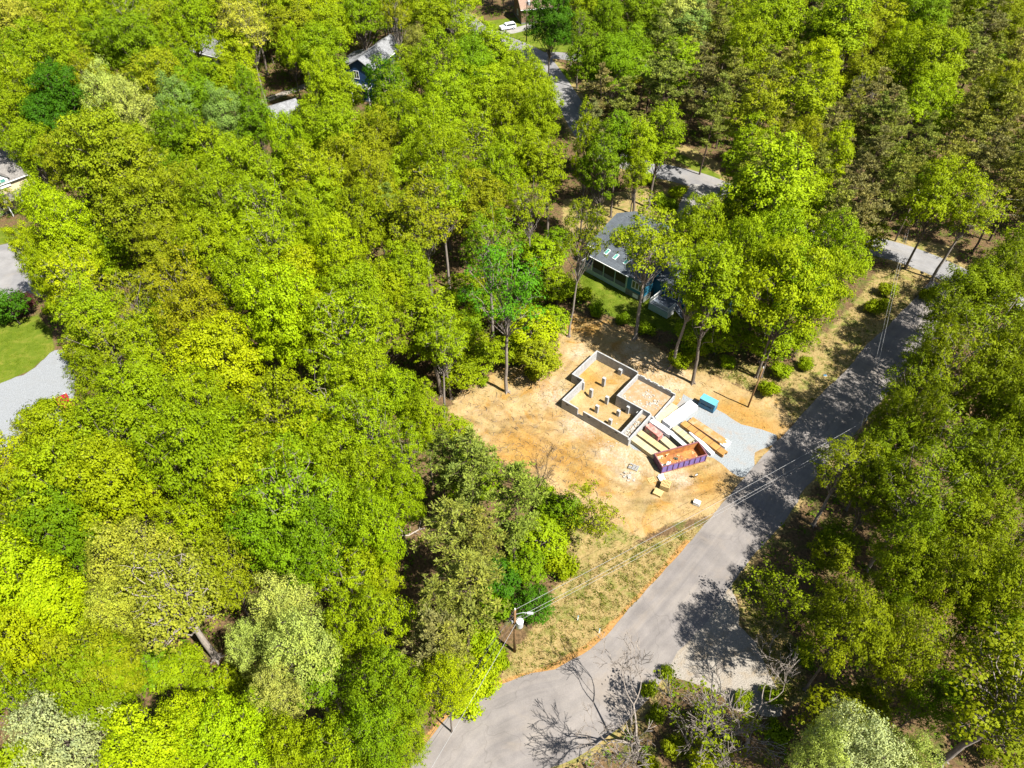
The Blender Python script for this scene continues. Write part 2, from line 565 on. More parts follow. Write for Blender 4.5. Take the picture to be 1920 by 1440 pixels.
def poly_sd(poly, X, Y):
    """signed distance to a polygon, positive inside"""
    poly = np.asarray(poly)
    n = len(poly)
    d = np.full(X.shape, 1e9)
    inside = np.zeros(X.shape, bool)
    for i in range(n):
        ax, ay = poly[i]
        bx, by = poly[(i + 1) % n]
        ex, ey = bx - ax, by - ay
        t = np.clip(((X - ax) * ex + (Y - ay) * ey) / (ex * ex + ey * ey + 1e-9), 0, 1)
        d = np.minimum(d, np.hypot(X - ax - t * ex, Y - ay - t * ey))
        with np.errstate(divide='ignore', invalid='ignore'):
            c = ((ay > Y) != (by > Y)) & (X < (bx - ax) * (Y - ay) / (by - ay) + ax)
        inside ^= c
    return np.where(inside, d, -d)


def line_d(pts, X, Y):
    d = np.full(X.shape, 1e9)
    for (ax, ay), (bx, by) in zip(pts[:-1], pts[1:]):
        ex, ey = bx - ax, by - ay
        t = np.clip(((X - ax) * ex + (Y - ay) * ey) / (ex * ex + ey * ey + 1e-9), 0, 1)
        d = np.minimum(d, np.hypot(X - ax - t * ex, Y - ay - t * ey))
    return d


def spline(pts, step=1.0):
    pts = np.asarray(pts, float)
    p = np.vstack([2 * pts[0] - pts[1], pts, 2 * pts[-1] - pts[-2]])
    out = []
    for i in range(1, len(p) - 2):
        n = max(2, int(np.linalg.norm(p[i + 1] - p[i]) / step))
        for k in range(n):
            t = k / n
            out.append(0.5 * ((2 * p[i]) + (-p[i - 1] + p[i + 1]) * t + (2 * p[i - 1] - 5 * p[i] + 4 * p[i + 1] - p[i + 2]) * t * t
                              + (-p[i - 1] + 3 * p[i] - 3 * p[i + 1] + p[i + 2]) * t ** 3))
    out.append(p[-2])
    return np.array(out)


MAIN_L = spline(pg([(640, 1640), (720, 1510), (785, 1415), (840, 1345), (890, 1307), (960, 1279), (1040, 1253), (1120, 1203), (1180, 1145), (1230, 1090), (1280, 1030),
                    (1330, 973), (1390, 905), (1440, 845), (1490, 793), (1540, 740), (1590, 688), (1640, 634), (1690, 585), (1722, 552), (1745, 525)]))
_t = np.gradient(MAIN_L, axis=0)
_t /= np.linalg.norm(_t, axis=1)[:, None]
_nr = np.stack([_t[:, 1], -_t[:, 0]], 1)
_arc = np.concatenate([[0], np.cumsum(np.linalg.norm(np.diff(MAIN_L, axis=0), axis=1))])
# the road is wide where it bends round the corner at the bottom
_y0 = MAIN_L[:, 1]
_w = 6.9 + np.clip((38.0 - _y0) / 14.0, 0, 1) * 4.2
MAIN_R = MAIN_L + _nr * _w[:, None]
FAR_C = spline(pg([(800, -10), (860, 28), (905, 60), (960, 82), (1008, 108), (1040, 150), (1075, 205), (1102, 250), (1140, 288), (1205, 312), (1290, 333),
                   (1345, 352), (1420, 384), (1500, 418), (1600, 452), (1680, 472), (1750, 497), (1840, 538), (1960, 580)]), 2.0)
SIDE_C = spline(pg([(1008, 106), (1045, 104), (1085, 109), (1150, 118), (1240, 124)]), 2.0)
DRIVE_C = spline(pg([(1322, 350), (1306, 372), (1296, 398), (1300, 425)]), 1.0)
SUV_C = spline(pg([(905, 66), (930, 64), (962, 58), (1000, 48)]), 1.0)
CULDESAC = pg([(-110, 478), (0, 459), (45, 452), (84, 470), (94, 515), (78, 556), (45, 548), (20, 560), (-110, 600)])
LEFT_GRAVEL = pg([(-110, 760), (0, 721), (30, 709), (58, 695), (84, 672), (104, 655), (136, 658), (146, 700), (135, 745), (118, 815), (60, 850), (-110, 860)])
PAD = np.array([S(14.6, 1.7)[:2], S(17.0, 1.9)[:2], G(1318, 758)[:2], G(1350, 772)[:2], G(1392, 795)[:2], G(1447, 811)[:2], G(1458, 822)[:2], G(1425, 852)[:2],
                G(1411, 880)[:2], G(1390, 893)[:2], G(1371, 885)[:2], G(1338, 858)[:2], G(1290, 868)[:2], G(1225, 852)[:2], S(13.7, -11.5)[:2], S(13.75, -6.3)[:2], S(14.35, -5.6)[:2]])
TURNOUT = pg([(1236, 1248), (1262, 1207), (1300, 1138), (1334, 1098), (1366, 1060), (1384, 1062), (1372, 1100), (1388, 1150), (1412, 1205), (1440, 1262), (1470, 1330), (1400, 1340), (1330, 1290), (1280, 1275)])
CLEARING = pg([(838, 770), (880, 722), (945, 690), (1000, 690), (1040, 660), (1046, 625), (1072, 590), (1140, 602), (1185, 626), (1240, 655), (1290, 680), (1345, 705), (1400, 728),
               (1455, 740), (1480, 760), (1490, 793), (1440, 845), (1390, 905), (1335, 968), (1270, 975), (1200, 1010), (1170, 1000), (1150, 985), (1100, 965), (1030, 955), (1010, 905), (960, 872), (900, 850), (845, 832)])
VERGES = [pg([(935, 1285), (1040, 1256), (1120, 1205), (1180, 1147), (1230, 1092), (1280, 1032), (1320, 985), (1290, 990), (1230, 1010), (1180, 1025), (1120, 1045), (1050, 1080), (1030, 1130), (990, 1190), (950, 1235)]),
          pg([(1455, 742), (1490, 792), (1540, 742), (1590, 690), (1640, 636), (1690, 587), (1722, 550), (1740, 525), (1700, 505), (1650, 500), (1610, 560), (1560, 615), (1505, 650), (1480, 700)]),
          pg([(1270, 690), (1330, 700), (1400, 727), (1460, 742), (1480, 700), (1440, 690), (1330, 660)]),
          pg([(1055, 375), (1120, 365), (1240, 350), (1285, 360), (1290, 395), (1262, 415), (1160, 428), (1055, 445)]),
          pg([(1262, 262), (1350, 305), (1352, 340), (1330, 338), (1270, 310)]),
          pg([(1640, 452), (1710, 462), (1790, 492), (1800, 465), (1700, 445)]),
          pg([(1030, 955), (1100, 965), (1150, 985), (1200, 1010), (1185, 1035), (1120, 1055), (1050, 1090), (1040, 1020)]),
          pg([(1385, 1060), (1440, 1120), (1480, 1180), (1520, 1300), (1480, 1330), (1440, 1262), (1390, 1150), (1374, 1100)])]
LAWNS = [pg([(1082, 505), (1095, 555), (1130, 588), (1185, 612), (1270, 622), (1290, 596), (1240, 560), (1170, 540), (1110, 500)]),
         pg([(-110, 760), (0, 720), (58, 694), (102, 655), (98, 622), (70, 590), (20, 600), (-110, 640)]),
         pg([(-110, 470), (0, 458), (50, 452), (56, 432), (20, 425), (-110, 440)]),
         pg([(118, 395), (150, 400), (150, 420), (120, 420)]),
         pg([(905, 40), (985, 30), (1090, 50), (1100, 98), (1040, 98), (1000, 96), (930, 70)]),
         pg([(1025, 122), (1062, 130), (1072, 160), (1058, 175), (1040, 150)]),
         pg([(1265, 300), (1330, 335), (1346, 345), (1352, 330), (1300, 300), (1270, 285)])]

# ------------------------------------------------------------------ ground
def axis(lo, hi, fine_lo, fine_hi):
    a = list(np.arange(lo, fine_lo, 1.25)) + list(np.arange(fine_lo, fine_hi, 0.33)) + list(np.arange(fine_hi, hi + 0.1, 1.25))
    far, d = [], 3.0
    x = hi
    while x < 4000:
        x += d
        far.append(x)
        d *= 1.5
    x, d, near = lo, 3.0, []
    while x > -4000:
        x -= d
        near.append(x)
        d *= 1.5
    return np.array(near[::-1] + a + far)


gx = axis(-180, 180, -8, 46)
gy = axis(4, 270, 20, 92)
X, Y = np.meshgrid(gx, gy)


def sm(sd, w=1.6):
    return np.clip(0.5 + sd / (2 * w), 0, 1)


m_dirt = sm(poly_sd(CLEARING, X, Y), 1.8)
m_verge = np.max([sm(poly_sd(p, X, Y), 1.5) for p in VERGES], axis=0)
m_lawn = np.max([sm(poly_sd(p, X, Y), 1.0) for p in LAWNS], axis=0)
d_left = line_d(MAIN_L[:48], X, Y)
_okl = poly_sd(np.vstack([MAIN_L, MAIN_R[::-1]]), X, Y) < 0.3
m_litter = np.where(_okl, np.clip(0.88 - d_left / 1.5, 0, 1), 0) * (Y < 62)
d_far = line_d(FAR_C, X, Y)
m_verge = np.maximum(m_verge, np.clip(0.75 - (d_far - 3.2) / 5.0, 0, 0.9) * (m_lawn < 0.5))
m_verge = np.maximum(m_verge, np.clip(0.62 - (line_d(MAIN_R, X, Y) - 0.2) / 5.0, 0, 0.7))
# clay banks and dusty traffic ways
m_clay = np.zeros_like(X)
for (px, py, r) in ((1395, 785, 4.2), (1365, 768, 3.0), (1430, 800, 2.6), (985, 845, 4.5), (960, 830, 3.0), (1100, 700, 1.6), (1110, 705, 2.0), (1105, 618, 2.2), (1060, 860, 3.5), (1090, 890, 3.0), (1320, 905, 3.0)):
    c = G(px, py)
    m_clay = np.maximum(m_clay, np.clip(1.25 - np.hypot(X - c[0], Y - c[1]) / r, 0, 1))
m_dust = np.zeros_like(X)
for (px, py, r) in ((1175, 858, 3.2), (1140, 850, 2.2), (1200, 870, 2.4), (1090, 795, 3), (1040, 740, 3), (1085, 660, 2), (1225, 690, 4), (1265, 712, 3), (1190, 665, 3), (1180, 890, 2), (1255, 890, 1.6), (1275, 900, 2)):
    c = G(px, py)
    m_dust = np.maximum(m_dust, np.clip(1.3 - np.hypot(X - c[0], Y - c[1]) / r, 0, 1))
m_track = np.zeros_like(X)
for pts_ in ([(1420, 835), (1340, 880), (1250, 905), (1170, 880), (1100, 815), (1040, 770), (1030, 720), (1070, 660)], [(1385, 900), (1300, 915), (1200, 930), (1120, 900), (1040, 850), (960, 800), (920, 760)],
             [(1060, 800), (990, 790), (930, 800), (890, 780)], [(1290, 930), (1210, 905), (1150, 860), (1080, 820)]):
    c_ = spline(pg(pts_), .5)
    t_ = np.gradient(c_, axis=0)
    t_ /= np.linalg.norm(t_, axis=1)[:, None]
    for s_ in (-.95, .95):
        m_track = np.maximum(m_track, np.clip(1.25 - line_d(c_ + np.stack([-t_[:, 1], t_[:, 0]], 1) * s_, X, Y) / .38, 0, 1))
# relief: nothing under the roads and pads, low banks in the clearing and forest
sd_flat = np.full(X.shape, 1e9)
ROADS = [np.vstack([MAIN_L, MAIN_R[::-1]]), PAD, TURNOUT, CULDESAC, LEFT_GRAVEL]
for p in ROADS:
    sd_flat = np.minimum(sd_flat, np.maximum(-poly_sd(p, X, Y), 0))
for c, w in ((FAR_C, 3.6), (SIDE_C, 3), (DRIVE_C, 3), (SUV_C, 3)):
    sd_flat = np.minimum(sd_flat, np.maximum(line_d(c, X, Y) - w, 0))
FND = np.array([S(*p)[:2] for p in ((0, 0), (14, 0), (14, -5.9), (13.4, -5.9), (13.4, -11.8), (1.95, -11.8), (1.95, -6.65), (0, -6.65))])
sd_f = poly_sd(FND, X, Y)
sd_flat = np.minimum(sd_flat, np.maximum(-sd_f - 0.3, 0))
amp = np.clip((sd_flat - 1.2) / 4.0, 0, 1) * np.clip((70 - np.hypot(X - 14, Y - 66)) / 20, 0, 1)
Z = amp * (0.16 * np.sin(X * 0.9 + 1.3 * np.sin(Y * 0.41)) * np.cos(Y * 0.77 + 0.9 * np.sin(X * 0.37)) + 0.07 * np.sin(X * 2.3 + Y * 1.1) * np.sin(Y * 2.7 - X * 0.6))
for (px, py, r, h) in ((1055, 880, 4.0, 0.55), (1015, 905, 3.0, 0.35), (1100, 905, 3.0, 0.35), (985, 845, 3.5, 0.25)):
    c = G(px, py)
    q = np.hypot(X - c[0], (Y - c[1]) * 1.4) / r
    Z += np.clip((sd_flat - 0.8) / 2.5, 0, 1) * h * np.exp(-q * q * 2)
# the crawl space is dug deeper towards the back corner
Z -= .05 * m_track * np.clip(sd_flat / 1.0, 0, 1)
Z += np.where(sd_f > 0.35, -0.65 * np.clip((sd_f - 0.35) / 0.8, 0, 1), 0)


def ground_z(x, y):
    i = int(np.clip(np.searchsorted(gx, x), 1, len(gx) - 1))
    j = int(np.clip(np.searchsorted(gy, y), 1, len(gy) - 1))
    return float(Z[j - 1:j + 1, i - 1:i + 1].mean())


ny, nx = X.shape
verts = np.stack([X, Y, Z], -1).reshape(-1, 3)
idx = np.arange(nx * ny).reshape(ny, nx)
quads = np.stack([idx[:-1, :-1], idx[:-1, 1:], idx[1:, 1:], idx[1:, :-1]], -1).reshape(-1, 4)


def np_mesh(name, verts, quads, mat, smooth=False):
    me = bpy.data.meshes.new(name)
    k = quads.shape[1]
    me.vertices.add(len(verts))
    me.vertices.foreach_set('co', np.asarray(verts, np.float32).ravel())
    me.loops.add(len(quads) * k)
    me.loops.foreach_set('vertex_index', np.asarray(quads, np.int32).ravel())
    me.polygons.add(len(quads))
    me.polygons.foreach_set('loop_start', np.arange(0, len(quads) * k, k, dtype=np.int32))
    if smooth:
        me.polygons.foreach_set('use_smooth', np.ones(len(quads), bool))
    if mat is not None:
        me.materials.append(mat)
    me.update(calc_edges=True)
    me.validate()
    return me


gm = np_mesh('ground', verts, quads, M['ground'], True)
for nme, arr in (('dirt', m_dirt), ('verge', m_verge), ('lawn', m_lawn), ('litter', m_litter), ('clay', m_clay), ('dust', m_dust), ('track', m_track)):
    a = gm.attributes.new(nme, 'FLOAT', 'POINT')
    a.data.foreach_set('value', arr.astype(np.float32).ravel())
ground = link(bpy.data.objects.new('ground', gm))
tag(ground, 'forest floor, orange graded dirt clearing and grassy road verges', 'ground', kind='structure')


def ribbon(name, Lp, Rp, z, mat, label, jitter=0.2, seed=0, cols=6):
    rng = np.random.default_rng(seed)
    n = len(Lp)
    jl = np.convolve(rng.normal(0, jitter, n + 4), np.ones(5) / 3, 'valid')
    jr = np.convolve(rng.normal(0, jitter, n + 4), np.ones(5) / 3, 'valid')
    d = Rp - Lp
    w = np.linalg.norm(d, axis=1)
    d = d / w[:, None]
    Lp, Rp = Lp + d * jl[:, None], Rp + d * jr[:, None]
    vs, uvs = [], []
    arc = np.concatenate([[0], np.cumsum(np.linalg.norm(np.diff((Lp + Rp) / 2, axis=0), axis=1))])
    for i in range(n):
        for k in range(cols + 1):
            t = k / cols
            p = Lp[i] * (1 - t) + Rp[i] * t
            vs.append((p[0], p[1], z + 0.03 * math.sin(math.pi * t)))
            uvs.append((t * w[i], arc[i]))
    idx = np.arange(n * (cols + 1)).reshape(n, cols + 1)
    q = np.stack([idx[:-1, :-1], idx[:-1, 1:], idx[1:, 1:], idx[1:, :-1]], -1).reshape(-1, 4)
    me = np_mesh(name, vs, q, mat, True)
    uv = me.uv_layers.new(name='UVMap')
    li = np.zeros(len(me.loops), np.int32)
    me.loops.foreach_get('vertex_index', li)
    uv.data.foreach_set('uv', np.array(uvs, np.float32)[li].ravel())
    o = link(bpy.data.objects.new(name, me))
    return tag(o, label, 'road', kind='structure')


def offset(c, w):
    t = np.gradient(c, axis=0)
    t /= np.linalg.norm(t, axis=1)[:, None]
    n = np.stack([-t[:, 1], t[:, 0]], 1)
    return c + n * w / 2, c - n * w / 2


ribbon('road', MAIN_L, MAIN_R, 0.016, M['asphalt'], 'pale worn asphalt road curving past the building site', seed=1, cols=10)
ribbon('road', *offset(FAR_C, 6.4), 0.010, M['asphalt_grey'], 'grey asphalt road winding through the trees behind the teal house', 0.1, 2)
ribbon('road', *offset(SIDE_C, 4.6), 0.020, M['asphalt_grey'], 'shaded asphalt side road near the top edge', 0.05, 3)
ribbon('driveway', *offset(DRIVE_C, 5.4), 0.020, M['concrete'], 'dark shaded driveway leading to the teal house', 0.05, 4)
ribbon('driveway', *offset(SUV_C, 3.6), 0.022, M['concrete'], 'pale driveway under the white SUV', 0.05, 5)


def sheet(name, poly, z, mat, label, cat, jitter=0.25, seed=0):
    """flat ground sheet with a ragged outline"""
    rng = np.random.default_rng(seed)
    p = spline(np.vstack([poly, poly[:1]]), 0.8)[:-1]
    c = p.mean(0)
    j = np.convolve(rng.normal(0, jitter, len(p) + 2), np.ones(3) / 2, 'valid')
    d = p - c
    p = p + d / np.linalg.norm(d, axis=1)[:, None] * j[:, None]
    import bmesh
    bm = bmesh.new()
    f = bm.faces.new([bm.verts.new((x, y, z)) for x, y in p])
    if f.normal.z < 0 or True:
        bm.normal_update()
        if f.normal.z < 0:
            f.normal_flip()
    bmesh.ops.triangulate(bm, faces=bm.faces[:])
    me = bpy.data.meshes.new(name)
    bm.to_mesh(me)
    bm.free()
    me.uv_layers.new(name='UVMap')
    me.materials.append(mat)
    o = link(bpy.data.objects.new(name, me))
    return tag(o, label, cat, kind='structure')


sheet('gravel_pad', PAD, 0.006, M['gravel'], 'blue-grey crushed stone pad between the lumber and the road', 'gravel', 0.3, 1)
sheet('gravel_turnout', TURNOUT, 0.007, M['gravel_tan'], 'tan gravel turnout beside the road bend', 'gravel', 0.35, 2)
sheet('cul_de_sac', CULDESAC, 0.008, M['asphalt_grey'], 'grey asphalt turning circle at the left edge', 'road', 0.1, 3)
sheet('driveway', LEFT_GRAVEL, 0.010, M['gravel_white'], 'white gravel driveway with a red car at the left edge', 'driveway', 0.25, 4)
PATH = offset(spline(pg([(455, 208), (490, 192), (520, 180), (560, 166), (600, 150)]), 1.5), 2.6)
ribbon('path', *PATH, 0.012, M['gravel_tan'], 'narrow tan dirt track under the yellow trees', 0.2, 7, 3)

# ------------------------------------------------------------------ block foundation
fnd = empty('block_foundation', S(0, 0), SITE_A, 'grey concrete block house foundation with piers on the orange dirt clearing', 'foundation')
WT = 0.20


def wall(x0, x1, y0, y1, z1, z0=-0.8, name='block_wall'):
    return MB().box(x0, x1, y0, y1, z0, z1).build(name, M['block'], fnd, 0.012)


H1, H2 = 1.75, 1.30
wall(0, WT, -6.65, 0, H1)                                  # left wall of the back bay
wall(WT + .003, 7.5, -WT, 0, H1)                           # far long wall
wall(7.503, 14.0, -WT, 0, H2)                              # far garage wall
wall(WT + .003, 2.15, -6.65, -6.45, H1)                    # jog
wall(1.95, 2.15, -11.8, -6.653, H1)                        # left wall of the front bay
wall(2.153, 4.75, -11.8, -11.6, H1)                        # front wall, left of the gap
wall(4.753, 5.65, -11.8, -11.6, 0.62)                      # low sill in the gap
wall(5.653, 13.2, -11.8, -11.6, H1)                        # front wall
wall(7.5, 7.7, -5.7, -WT - .003, H2 + 0.2)                 # garage left wall
wall(7.5, 13.2, -5.9, -5.703, H2 + 0.2)                    # garage front wall
wall(13.8, 14.0, -5.6, -WT - .003, 0.98)                   # garage door side
wall(11.8, 12.0, -11.597, -5.903, H2 + 0.12)               # porch inner wall
wall(13.203, 13.40, -11.8, -5.75, H2 + 0.05)               # porch outer wall
MB().box(13.42, 13.8, -5.9, -5.62, -.1, 0.98).build('block_wall', M['block'], fnd, 0.012)
lb = MB().box(0, .38, -WT + .02, -.02, 0, .17).mesh('loose_block', M['block'])
for i in range(13):
    if (i * 7) % 5 < 3:
        b = bpy.data.objects.new('loose_block', lb)
        b.location = (8.0 + i * .44, 0, H2 + .003)
        link(b, fnd)
MB().box(2.153, 2.42, -6.9, -6.653, -0.7, 1.55).build('pilaster', M['block'], fnd, 0.012)
MB().box(4.4, 5.0, -0.62, -WT - .003, -0.7, 0.85).build('pilaster', M['block'], fnd, 0.012)
MB().box(9.5, 9.95, -6.25, -5.903, -0.7, 0.75).build('pilaster', M['block'], fnd, 0.012)
MB().box(11.2, 11.797, -6.3, -5.903, -0.7, 0.7).build('pilaster', M['block'], fnd, 0.012)
pier_mesh = MB().box(-0.25, 0.25, -0.21, 0.21, -0.7, 0.9).mesh('pier', M['block'])
for (x, y, h) in ((3.95, -3.75, 1.15), (3.75, -6.8, 1.05), (6.3, -6.4, 0.82), (6.15, -8.75, 0.8), (8.95, -7.35, 0.5), (8.95, -9.45, 0.42)):
    o = bpy.data.objects.new('pier', pier_mesh)
    o.location = (x, y, h - 0.9)
    link(o, fnd)
# vents in the walls
vent_mesh = MB().box(-0.22, 0.22, -0.012, 0.012, -0.09, 0.09).mesh('vent', M['black'])
for (x, y, z) in ((1.2, -6.662, 1.35), (2.9, -11.812, 1.35), (6.7, -11.812, 1.35), (11.3, -11.812, 1.35)):
    o = bpy.data.objects.new('vent', vent_mesh)
    o.location = (x, y, z)
    link(o, fnd)
# fill inside the garage and the porch
def fill(name, x0, x1, y0, y1, z, mat, label, seed):
    rng = np.random.default_rng(seed)
    nxx, nyy = int((x1 - x0) / 0.3) + 2, int((y1 - y0) / 0.3) + 2
    vs = []
    for j in range(nyy):
        for i in range(nxx):
            ex = min(i, nxx - 1 - i, j, nyy - 1 - j)
            vs.append((x0 + (x1 - x0) * i / (nxx - 1), y0 + (y1 - y0) * j / (nyy - 1), z + (rng.normal(0, 0.035) if ex > 0 else -0.05)))
    idx = np.arange(nxx * nyy).reshape(nyy, nxx)
    q = np.stack([idx[:-1, :-1], idx[:-1, 1:], idx[1:, 1:], idx[1:, :-1]], -1).reshape(-1, 4)
    o = bpy.data.objects.new(name, np_mesh(name, vs, q, mat, True))
    link(o, fnd)
    return o


fill('garage_fill', 7.703, 13.797, -5.7, -WT - .003, 0.48, M['earth'], '', 1)
fill('porch_fill', 12.003, 13.2, -11.597, -5.903, 0.62, M['earth'], '', 2)


def rock_mesh(name, mat, seed, s=1.0):
    rng = np.random.default_rng(seed)
    import bmesh
    bm = bmesh.new()
    bmesh.ops.create_icosphere(bm, subdivisions=1, radius=0.5 * s)
    for v in bm.verts:
        v.co *= rng.uniform(0.7, 1.25)
        v.co.z *= 0.6
    me = bpy.data.meshes.new(name)
    bm.to_mesh(me)
    bm.free()
    me.materials.append(mat)
    return me


def scatter_rocks(name, parent, pts, mat, seed, kind='stuff', label=None, cat=None):
    """many broken bits of one heap as a single mesh"""
    rng = np.random.default_rng(seed)
    mb = MB()
    for (x, y, z, s) in pts:
        a = rng.uniform(0, 6.28)
        ax = np.array((math.cos(a), math.sin(a), rng.uniform(-.3, .3))) * s * rng.uniform(.5, 1)
        ay = np.array((-math.sin(a), math.cos(a), rng.uniform(-.3, .3))) * s * rng.uniform(.4, .8)
        az = np.array((rng.uniform(-.2, .2), rng.uniform(-.2, .2), 1)) * s * rng.uniform(.2, .5)
        mb.obox((x, y, z + s * .25), ax, ay, az)
    o = mb.build(name, mat, parent)
    o['kind'] = kind
    return tag(o, label, cat)


rng = np.random.default_rng(5)
scatter_rocks('rubble', fnd, [(rng.uniform(12.1, 13.1), rng.uniform(-11.4, -7.4), 0.62, rng.uniform(.05, .15)) for _ in range(150)], M['rubble'], 1)
scatter_rocks('debris', fnd, [(rng.uniform(12.1, 13.1), rng.uniform(-11.4, -6.4), 0.63, rng.uniform(.04, .12)) for _ in range(60)], M['wrap_dark'], 2)
pts = []
for (cx, cy, n, sp) in ((10.7, -1.9, 26, .35), (12.4, -2.6, 26, .4), (11.9, -3.3, 22, .35), (10.2, -3.9, 10, .3), (8.2, -4.8, 16, .4), (11.3, -4.4, 8, .2)):
    pts += [(cx + rng.normal(0, sp), cy + rng.normal(0, sp), 0.46, rng.uniform(.06, .18)) for _ in range(n)]
scatter_rocks('broken_block', fnd, pts, M['rubble'], 3)
# crumbs of block and mortar spread around the walls: countless, one mass
pts = []
for _ in range(420):
    k = rng.integers(0, 7)
    u, v = ((rng.uniform(0, 14), rng.uniform(.3, 2.2)), (rng.uniform(-2.5, -.3), rng.uniform(-7, 0)), (rng.uniform(-.5, 1.7), rng.uniform(-12, -7)), (rng.uniform(2, 12), rng.uniform(-14.5, -12.1)),
            (rng.uniform(3, 11), rng.uniform(-11, -7)), (rng.uniform(10.5, 13.5), rng.uniform(-14.5, -12)), (rng.uniform(7, 15), rng.uniform(.2, 1.2)))[k]
    p = S(u, v)
    pts.append((p[0], p[1], ground_z(p[0], p[1]), rng.uniform(.025, .06) * (2.5 if rng.random() < .06 else 1)))
scatter_rocks('mortar_rubble', None, pts, M['rubble'], 4, label='pale block crumbs and mortar rubble strewn round the foundation', cat='rubble')

# ------------------------------------------------------------------ stacks of building material
def z9(X, Y, z):
    return np.array(G(1180 + X / 9.6, 730 + Y / 9.6, z))


def stack_frame(p0, p1, p2, h):
    a, b, c = (z9(*p, h) for p in (p0, p1, p2))
    L = float(np.hypot(*(b - a)[:2]))
    d = (b - a)[:2] / L
    n = np.array((-d[1], d[0]))
    W = float(abs(np.dot((c - a)[:2], n)))
    s = 1 if np.dot((c - a)[:2], n) > 0 else -1
    org = a[:2] if s > 0 else a[:2] + n * s * W
    return (float(org[0]), float(org[1])), math.atan2(d[1], d[0]), L, W


def skids(o, L, W, mat, n=4, h=0.09):
    for i in range(n):
        x = L * (0.06 + 0.88 * i / (n - 1))
        MB().box(x - .05, x + .05, 0.02, W - .02, 0.006, h).build('skid', mat, o)


def lumber(name, label, cat, p0, p1, p2, h, mat, rows=4, across=8, ext=0.0, seed=0):
    """a bundle of boards: every board of the top layer and of the sides shows"""
    org, a, L, W = stack_frame(p0, p1, p2, h)
    L += ext
    o = empty(name, (org[0], org[1], 0), a, label, cat)
    rng = np.random.default_rng(seed)
    skids(o, L, W, M['pallet'])
    bw, bh = W / across, (h - 0.09) / rows
    meshes = [MB().box(0, L + e, 0.004, bw - 0.004, 0.003, bh - 0.003).mesh('board', mat) for e in (0, -.05, .04)]
    for r in range(rows):
        for k in range(across):
            if r < rows - 1 and 0 < k < across - 1:
                continue
            b = bpy.data.objects.new('board', meshes[int(rng.integers(0, 3))])
            b.location = (rng.uniform(-.03, .016), k * bw, 0.09 + r * bh)
            link(b, o)
    return o, L, W


def straps(o, L, W, h, n=3, mat='black'):
    for i in range(n):
        x = L * (0.15 + 0.7 * i / (n - 1))
        MB().box(x - .025, x + .025, -.006, W + .006, h + .003, h + .012).build('strap', M[mat], o)


def wrapped(name, label, cat, p0, p1, p2, h, mat, top=None, ext=0.0, seed=0, split=None, capmat=None):
    """a film-wrapped bundle: sagging top, crumpled sides, skids under it"""
    org, a, L, W = stack_frame(p0, p1, p2, h)
    L += ext
    o = empty(name, (org[0], org[1], 0), a, label, cat)
    skids(o, L, W, M['pallet'])
    rng = np.random.default_rng(seed)
    def body(z0, z1, nm, mt, inset=0.0):
        nxx, nyy, nz = max(6, int(L / .35)), max(4, int(W / .3)), 5
        import bmesh
        bm = bmesh.new()
        bmesh.ops.create_cube(bm, size=1.0)
        bmesh.ops.subdivide_edges(bm, edges=bm.edges[:], cuts=6, use_grid_fill=True)
        for v in bm.verts:
            x, y, z = v.co.x + .5, v.co.y + .5, v.co.z + .5
            w = 0.012
            v.co = Vector((inset + x * (L - 2 * inset) + rng.normal(0, w), inset + y * (W - 2 * inset) + rng.normal(0, w), z0 + z * (z1 - z0) + (rng.normal(0, w) if z > .02 else 0) - 0.02 * math.sin(x * L * 2.2) * (z > .9)))
        me = bpy.data.meshes.new(nm)
        bm.to_mesh(me)
        bm.free()
        me.materials.append(mt)
        b = bpy.data.objects.new(nm, me)
        link(b, o)
        md = b.modifiers.new('bevel', 'BEVEL')
        md.width = 0.03
        md.segments = 2
        md.limit_method = 'ANGLE'
        return b
    if split:
        mid = 0.09 + (h - .09) * split
        body(0.09, mid - .06, 'lower_bundle', M[mat])
        skid = MB()
        for i in range(3):
            x = L * (.1 + .4 * i)
            skid.box(x - .05, x + .05, .02, W - .02, mid - .055, mid + .025)
        skid.build('spacer', M['pallet'], o)
        body(mid + .03, h - .03, 'upper_bundle', M[mat], 0.01)
    else:
        body(0.09, h - .02, 'bundle', M[mat])
    if top:
        MB().box(-.012, L + .012, -.012, W + .012, h - .012, h + .022).build('top_cover', M[top], o, 0.01)
    return o, L, W


g_st = 'stacks of building material by the foundation'
lumber('lumber_stack', 'pale plywood sheets stacked against the garage front wall', 'lumber', (450, 520), (770, 245), (560, 595), 0.55, M['wood_pale'], 4, 1, seed=1)
o, L, W = wrapped('wrapped_stack', 'long bundle wrapped in bright white plastic, largest of the stacks', 'building material', (598, 548), (1098, 188), (748, 650), 1.0, 'wrap_white', seed=2)
for i in range(14):
    MB().box(L * i / 14 + .05, L * i / 14 + .22, -.02, -.013, .3, .36).build('printed_dash', M['wrap_grey'], o)
wrapped('wrapped_stack', 'white plastic wrapped bundle directly behind the red wrapped one', 'building material', (362, 566), (742, 838), (446, 520), 0.75, 'wrap_white', seed=3)
o, L, W = wrapped('wrapped_bundle', 'red plastic wrapped bundle with torn pale sides', 'building material', (290, 655), (525, 855), (362, 592), 1.15, 'wrap_red', seed=4)
for i in range(2):
    MB().box(L * (.12 + .45 * i), L * (.12 + .45 * i) + .62, -.024, -.016, .25, .8).build('torn_panel', M['wood_pale'], o)
o, L, W = lumber('lumber_stack', 'cream lumber bundle nearest the open dirt, beside the dumpster end', 'lumber', (30, 905), (420, 1195), (118, 832), 0.72, M['wood_pale'], 5, 7, 1.0, 5)
o, L, W = lumber('lumber_stack', 'tan lumber bundle second from the open dirt', 'lumber', (138, 800), (580, 1120), (218, 732), 0.72, M['wood'], 5, 7, 0.9, 6)
